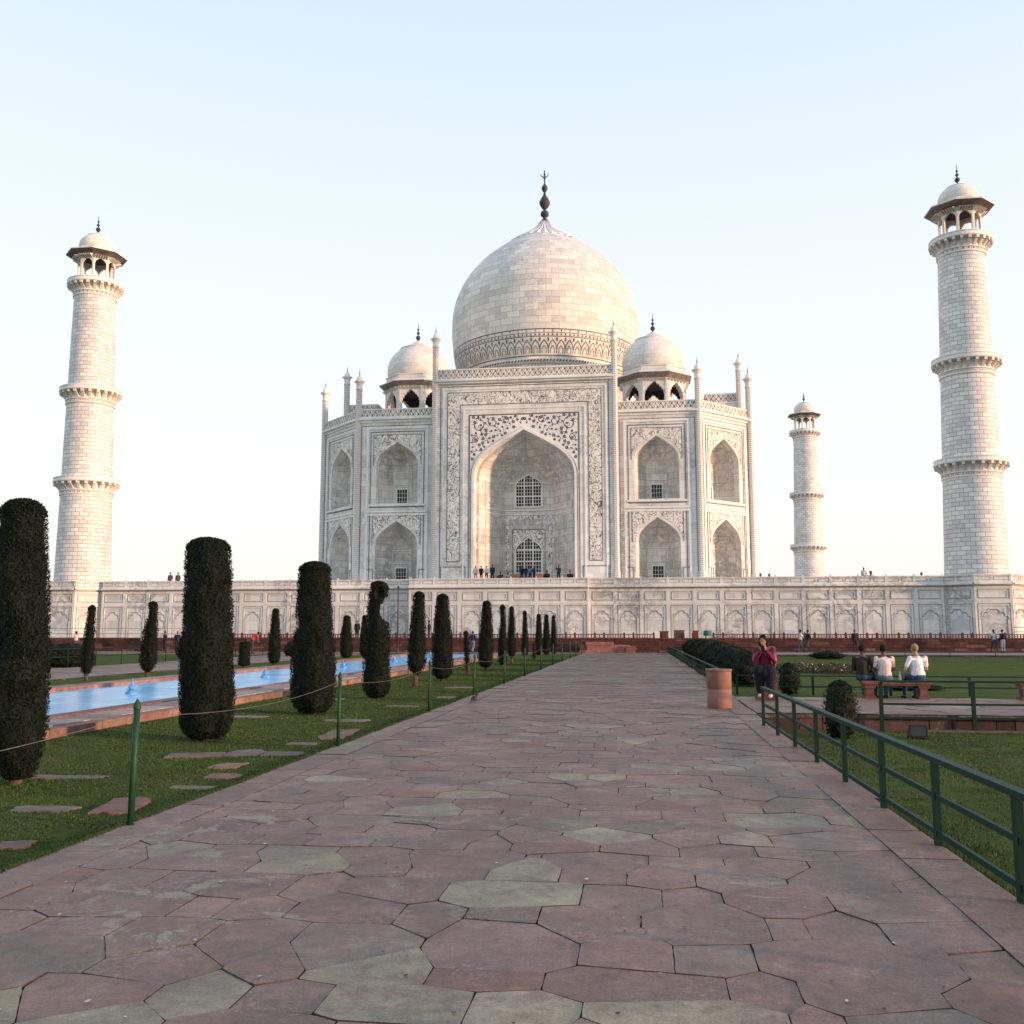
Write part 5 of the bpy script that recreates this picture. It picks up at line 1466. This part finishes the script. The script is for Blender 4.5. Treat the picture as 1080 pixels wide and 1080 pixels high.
# three men on the bench, backs to the camera
SB = dict(SIT)
def bottle(): pass
person('man in dark jacket and jeans seated at the left end of the bench', (5.52, 25.22, .42), rad(-32), pose(**{**SIT, 'look': (.55, 1, -.05), 'wL': (.02, .30, .24), 'wR': (.06, .32, .22)}), IND, (.028, .026, .020), (.035, .065, .11), BLK, near=True, long_sleeve=True, scale=1.02)
person('man in pale pinkish shirt with short black hair seated in the middle of the bench', (6.02, 25.12, .42), rad(4), pose(**{**SIT, 'eL': (-.27, .02, .28), 'wL': (-.20, .22, .17)}), IND, (.60, .50, .50), (.08, .13, .19), BLK, near=True, scale=1.02)
person('fair haired man in white t-shirt seated at the right end of the bench', (6.82, 25.12, .42), rad(14), pose(**{**SIT, 'eL': (-.30, .04, .28), 'wL': (-.26, .20, .12), 'chest': (-.02, .02, .42), 'head': (-.03, .07, .78)}), FAIR, (.68, .70, .74), (.035, .055, .13), (.26, .16, .08), near=True, scale=1.04)
b = MB(); b.lathe([(0, .44), (.034, .44), (.035, .45), (.035, .57), (.030, .59), (.012, .62), (.012, .64)], 14, 6.40, 25.18); 
tb = thing('water_bottle', 'clear plastic water bottle standing on the bench between the two men in pale shirts', 'bottle', (6.40, 25.18, .44)); b.build('bottle_body', plain('clear_plastic', (.50, .55, .55), .15), tb)
b = MB(); b.lathe([(.015, .64), (.015, .665), (0, .666)], 10, 6.40, 25.18); b.build('cap', plain('bottle_cap', (.55, .6, .62), .4), tb)
# woman
def shawl(t, V, hp):
    b = MB()
    for s, k in (('L', -1), ('R', 1)):
        limb(b, V['s'+s]+Vector((0, 0, .02)), V['chest']+Vector((k*.13, .10, -.02)), .05, .035, 10)
        limb(b, V['s'+s], V['e'+s]+Vector((0, 0, .02)), .062, .055, 10)
        limb(b, V['e'+s]+Vector((0, 0, .0)), V['pel']+Vector((k*.19, .03, .06)), .055, .03, 10)
    limb(b, V['s'+'L']+Vector((0, -.06, .02)), V['sR']+Vector((0, -.06, .02)), .055, .055, 10)
    fuse(b, 'shawl', cmat('shawl', (.30, .085, .12), .3), t, .011)
    b = MB(); q = (V['wL']+V['wR'])/2+Vector((0, .09, .03)); b.box(q.x-.035, q.x+.035, q.y-.006, q.y+.006, q.z-.06, q.z+.07); b.build('phone', cmat('phone_shell', (.015, .015, .015)), t)
def wbag(t, V, hp): shawl(t, V, hp)
b = MB(); b.tint = (.13, .06, .05); b.box(2.78, 3.28, 24.15, 24.6, 0, .54); b.box(2.74, 3.32, 24.11, 24.64, .54, .60)
one('stone_block', 'low stone block under the seated woman beside the path railing', 'block', b, M['kerb'], (3.03, 24.4, 0))
person('woman in maroon top and pink shawl seated with hands raised to her face', (3.03, 24.40, .60), rad(180-12), pose(**{**SIT, 'chest': (0, .04, .42), 'neck': (0, .10, .60), 'head': (.02, .16, .745), 'look': (.25, 1, -.55), 'eL': (-.21, .16, .30), 'eR': (.21, .16, .30), 'wL': (-.04, .27, .54), 'wR': (.06, .28, .52), 'sL': (-.17, .05, .545), 'sR': (.17, .05, .545), 'kL': (-.13, .36, .10), 'kR': (.10, .37, .10), 'aL': (-.12, .36, -.38), 'aR': (.10, .30, -.38)}), (.30, .17, .12), (.14, .018, .045), (.012, .012, .020), BLK, (.45, .45, .45), True, True, None, True, True, wbag, 1.13)
# walkers along the red wall
W = 'people walking along the red wall'
person('visitor in white shirt and jeans walking before the red wall behind the woman', (12.05, 75.4, .12), rad(80), WALK, IND, (.55, .55, .56), (.05, .07, .11), BLK, group=W)
person('visitor in dark clothes walking right behind the white shirted visitor', (12.65, 75.8, .12), rad(100), WALK, IND, (.02, .02, .025), (.05, .06, .08), BLK, long_sleeve=True, group=W)
person('dark clothed visitor standing by the red wall above the bench', (16.2, 76.2, .12), rad(170), STAND, IND, (.03, .022, .025), (.03, .025, .03), BLK, long_sleeve=True, group=W)
person('visitor in pale shirt and dark trousers at the right end of the red wall', (26.35, 76.5, .12), rad(10), WALK, IND, (.42, .44, .46), (.03, .05, .08), (.05, .03, .02), group=W)
person('visitor in black jacket and pale jeans at the right end of the red wall', (26.9, 76.3, .12), rad(20), STAND, IND, (.012, .013, .03), (.22, .28, .35), BLK, long_sleeve=True, group=W)
person('visitor in pale yellow top walking by the nicked cypress beyond the pool', (-39.6, 72.5, 0), rad(-70), WALK, IND, (.42, .34, .20), (.04, .035, .04), BLK, group=W)
person('left one of two dark clothed visitors by the wall left of the second big cypress', (-39.6, 76.2, 0), rad(150), STAND, IND, (.025, .025, .035), (.02, .02, .03), BLK, long_sleeve=True, group=W)
person('right one of two dark clothed visitors by the wall left of the second big cypress', (-38.7, 76.6, 0), rad(200), STAND, IND, (.02, .02, .05), (.02, .02, .03), BLK, long_sleeve=True, group=W)
person('visitor half hidden behind the leaning cypress in front of the left minaret', (-45.6, 73.0, 0), rad(30), STAND, IND, (.5, .45, .42), (.03, .05, .10), BLK, group=W)
person('visitor in red shirt bending beside the stump-like cypress', (-29.4, 70.2, 0), rad(-60), pose(chest=(0, .16, 1.16), neck=(0, .30, 1.28), head=(0, .40, 1.36), sL=(-.18, .25, 1.25), sR=(.18, .25, 1.25), eL=(-.22, .34, 1.0), eR=(.22, .34, 1.0), wL=(-.15, .42, .78), wR=(.15, .42, .78)), IND, (.48, .045, .05), (.05, .05, .05), BLK, group=W, scale=1.12)
person('visitor in navy blue jacket walking past the end of the pool', (-13.3, 75.6, 0), rad(-20), WALK, IND, (.018, .022, .07), (.12, .20, .30), BLK, long_sleeve=True, group=W)
person('visitor with light blue clothes just right of the navy jacketed one', (-12.55, 76.2, 0), rad(30), STAND, IND, (.26, .36, .46), (.18, .22, .28), BLK, group=W)
GT = 'people on the upper red platform behind the parapet'
for x, c, lab in ((-24.1, (.015, .015, .02), 'black clothed visitor standing above the parapet left of the small far cypress'), (-17.4, (.45, .05, .06), 'visitor in red standing above the parapet right of the small far cypress'), (-18.9+1.2, (.02, .02, .03), 'x')):
    if lab == 'x': person('black clothed visitor above the parapet left of the stemmed cypress', (-18.4, 82.5, .95), rad(90), STAND, IND, c, c, BLK, long_sleeve=True, group=GT)
    elif x < -20: person(lab, (-24.9, 82.5, .95), rad(180), STAND, IND, c, c, BLK, long_sleeve=True, group=GT)
    else: person(lab, (-23.4, 82.5, .95), rad(160), STAND, IND, c, (.3, .05, .05), BLK, long_sleeve=True, group=GT)
# visitors on the marble terrace
TG = 'people on the marble terrace'
def tp(u_dx, y, P, c, lg, lab, z=ZT, rz=180, sc_=1.0): person(lab, (XC+u_dx, y, z), rad(rz), P, IND, c, lg, BLK, long_sleeve=True, group=TG, scale=sc_)
PYW = 104.3
tp(-5.0, PYW, STAND, (.5, .48, .45), (.3, .3, .3), 'visitor in pale clothes leftmost of the group under the great arch', ZB)
tp(-4.35, PYW, STAND, (.02, .02, .025), (.02, .02, .02), 'black clothed visitor second from the left under the great arch', ZB)
tp(-3.75, PYW, STAND, (.60, .56, .52), (.08, .06, .05), 'visitor in white top between two dark ones under the great arch', ZB)
tp(-3.1, PYW, STAND, (.02, .025, .06), (.02, .02, .03), 'tallest navy clothed visitor at the left under the great arch', ZB, 180, 1.08)
tp(-2.1, PYW, FLOOR, (.02, .02, .02), (.03, .03, .03), 'dark visitor sitting low on the step left of the great door', ZB, 150, 1.2)
tp(-1.45, PYW, FLOOR, (.45, .42, .38), (.03, .03, .03), 'visitor sitting low in pale top left of the great door', ZB, 200, 1.1)
for k, dx in enumerate((-.1, .35, .8, 1.25)):
    tp(dx+.3, PYW-.2*(k % 2), STAND, (.015, .02, .05) if k != 2 else (.16, .18, .22), (.02, .02, .05), ['navy clothed visitor at the left of the tight group at the door', 'second dark visitor in the tight group at the door', 'greyish clothed visitor inside the tight group at the door', 'dark visitor at the right of the tight group at the door'][k], ZB, 180+20*k, .96)
tp(3.0, PYW, FLOOR, (.02, .02, .02), (.02, .02, .02), 'dark visitor sitting right of the great door', ZB, 170, 1.35)
tp(4.25, PYW, pose(eR=(.26, .14, 1.30), wR=(.20, .30, 1.48)), (.02, .025, .05), (.02, .02, .03), 'visitor standing alone with a raised arm under the right of the great arch', ZB)
tp(5.5, PYW, FLOOR, (.02, .02, .02), (.03, .02, .02), 'dark visitor sitting at the right foot of the great arch', ZB, 190, 1.3)
for dx, lab in ((-.85, 'orange stand at the left of the great door'), (2.25, 'orange stand at the right of the great door')):
    b = MB(); b.box(XC+dx-.38, XC+dx+.38, 105.3, 105.7, ZB, ZB+.75); b.box(XC+dx-.42, XC+dx+.42, 105.27, 105.73, ZB+.75, ZB+.82)
    one('entrance_stand', lab, 'stand', b, plain('orange_wood', (.42, .17, .07), .6), (XC+dx, 105.5, ZB), 'stands at the door')
tp(-33.5, 90.2, STAND, (.10, .05, .06), (.05, .04, .05), 'left one of two visitors on the terrace edge near the second big cypress')
tp(-32.75, 90.3, STAND, (.10, .06, .05), (.03, .03, .03), 'right one of two visitors on the terrace edge near the second big cypress')
tp(24.2, 90.6, FLOOR, (.02, .02, .02), (.02, .02, .02), 'dark head above the parapet, left of the pair by the distant minaret', ZT, 160, 1.35)
tp(24.9, 90.6, FLOOR, (.02, .02, .02), (.02, .02, .02), 'dark head above the parapet, right of the pair by the distant minaret', ZT, 200, 1.3)
tp(33.3, 90.2, STAND, (.55, .52, .5), (.2, .2, .2), 'visitor in white on the terrace between distant and right minaret', ZT, 170, .95)
tp(33.85, 90.3, FLOOR, (.05, .04, .04), (.02, .02, .02), 'crouching visitor beside the one in white on the terrace', ZT, 200, 1.5)
tp(38.3, 90.2, FLOOR, (.02, .02, .02), (.02, .02, .02), 'single dark head above the parapet near the right minaret', ZT, 170, 1.3)
# pigeon
t = thing('pigeon', 'small dark pigeon standing on the path near its left edge', 'bird', (0, 0, 0))
b = MB(); ball(b, Vector((0, 0, .115)), (.055, .115, .058), 12, Matrix.Rotation(.35, 4, 'X')); ball(b, Vector((0, .115, .215)), (.030, .036, .032), 10)
limb(b, (0, .065, .145), (0, .108, .20), .042, .026, 8); limb(b, (0, -.08, .09), (0, -.19, .045), .035, .016, 8)
limb(b, (0, .14, .212), (0, .168, .205), .010, .004, 6)
for s in (-1, 1): limb(b, (s*.02, .0, .07), (s*.02, .01, .012), .008, .006, 6); limb(b, (s*.02, .01, .01), (s*.022, .045, .007), .006, .005, 5)
fuse(b, 'body', cmat('pigeon_feathers', (.030, .028, .032)), t, .007)
for s in (-1, 1):
    b = MB(); ball(b, Vector((s*.050, -.025, .12)), (.014, .095, .040), 10, Matrix.Rotation(.35, 4, 'X')); b.build('wing', cmat('wing_feathers', (.045, .042, .048)), t)
t.rotation_euler = (0, 0, rad(-25)); t.scale = (.85,)*3; t.location = (-3.92, 22.6, 0)

# ------------------------------------------------------------------ world, sun, camera
w = bpy.data.worlds.new('World'); sc.world = w; w.use_nodes = True
nt = w.node_tree; bg = nt.nodes['Background']
tc = nt.nodes.new('ShaderNodeTexCoord'); sp = nt.nodes.new('ShaderNodeSeparateXYZ'); nt.links.new(tc.outputs['Generated'], sp.inputs[0])
cr_ = nt.nodes.new('ShaderNodeValToRGB'); nt.links.new(sp.outputs[2], cr_.inputs[0])
st = [(0.0, (.95, .92, .85)), (.03, (.955, .935, .88)), (.11, (.965, .98, .955)), (.20, (.955, 1.0, 1.02)), (.33, (.89, .955, 1.02)), (.47, (.80, .895, 1.0)), (.60, (.68, .815, .975)), (1.0, (.52, .73, 1.10))]
el = cr_.color_ramp.elements
while len(el) < len(st): el.new(.5)
for e, (p, c) in zip(el, st): e.position = p; e.color = c+(1,)
sky = nt.nodes.new('ShaderNodeTexSky'); sky.sky_type = 'NISHITA'; sky.sun_disc = False
SE, SA = 6.0, 74.0             # sun elevation; azimuth measured from -Y (towards the camera) to +X
sky.sun_elevation = rad(SE); sky.sun_rotation = rad(180-SA)
sky.dust_density = 2.5
mx = nt.nodes.new('ShaderNodeMix'); mx.data_type = 'RGBA'; mx.blend_type = 'ADD'; mx.inputs[0].default_value = .025
nt.links.new(cr_.outputs[0], mx.inputs[6]); nt.links.new(sky.outputs[0], mx.inputs[7])
nt.links.new(mx.outputs[2], bg.inputs[0]); bg.inputs[1].default_value = 1.0
sl = bpy.data.lights.new('sun', 'SUN'); sl.energy = 5.6; sl.angle = rad(2.5); sl.color = (1.0, .60, .38)
so = bpy.data.objects.new('sun', sl); COL.objects.link(so)
d = Vector((math.sin(rad(SA))*math.cos(rad(SE)), -math.cos(rad(SA))*math.cos(rad(SE)), math.sin(rad(SE))))
so.rotation_euler = d.to_track_quat('Z', 'Y').to_euler(); so.location = (60, 60, 60)
cd = bpy.data.cameras.new('camera'); cam = bpy.data.objects.new('camera', cd); COL.objects.link(cam); sc.camera = cam
cd.sensor_width = 36; cd.lens = 36*1005.6/1080; cd.shift_x = -.0033; cd.clip_end = 8000; cd.clip_start = .05
cam.location = (0, 0, 1.65); cam.rotation_euler = (PI/2+.1251, 0, .1299)
sc.view_settings.view_transform = 'Standard'; sc.view_settings.look = 'None'; sc.view_settings.exposure = 0; sc.view_settings.gamma = 1
sc.render.engine = 'CYCLES'; sc.cycles.max_bounces = 6; sc.cycles.diffuse_bounces = 3
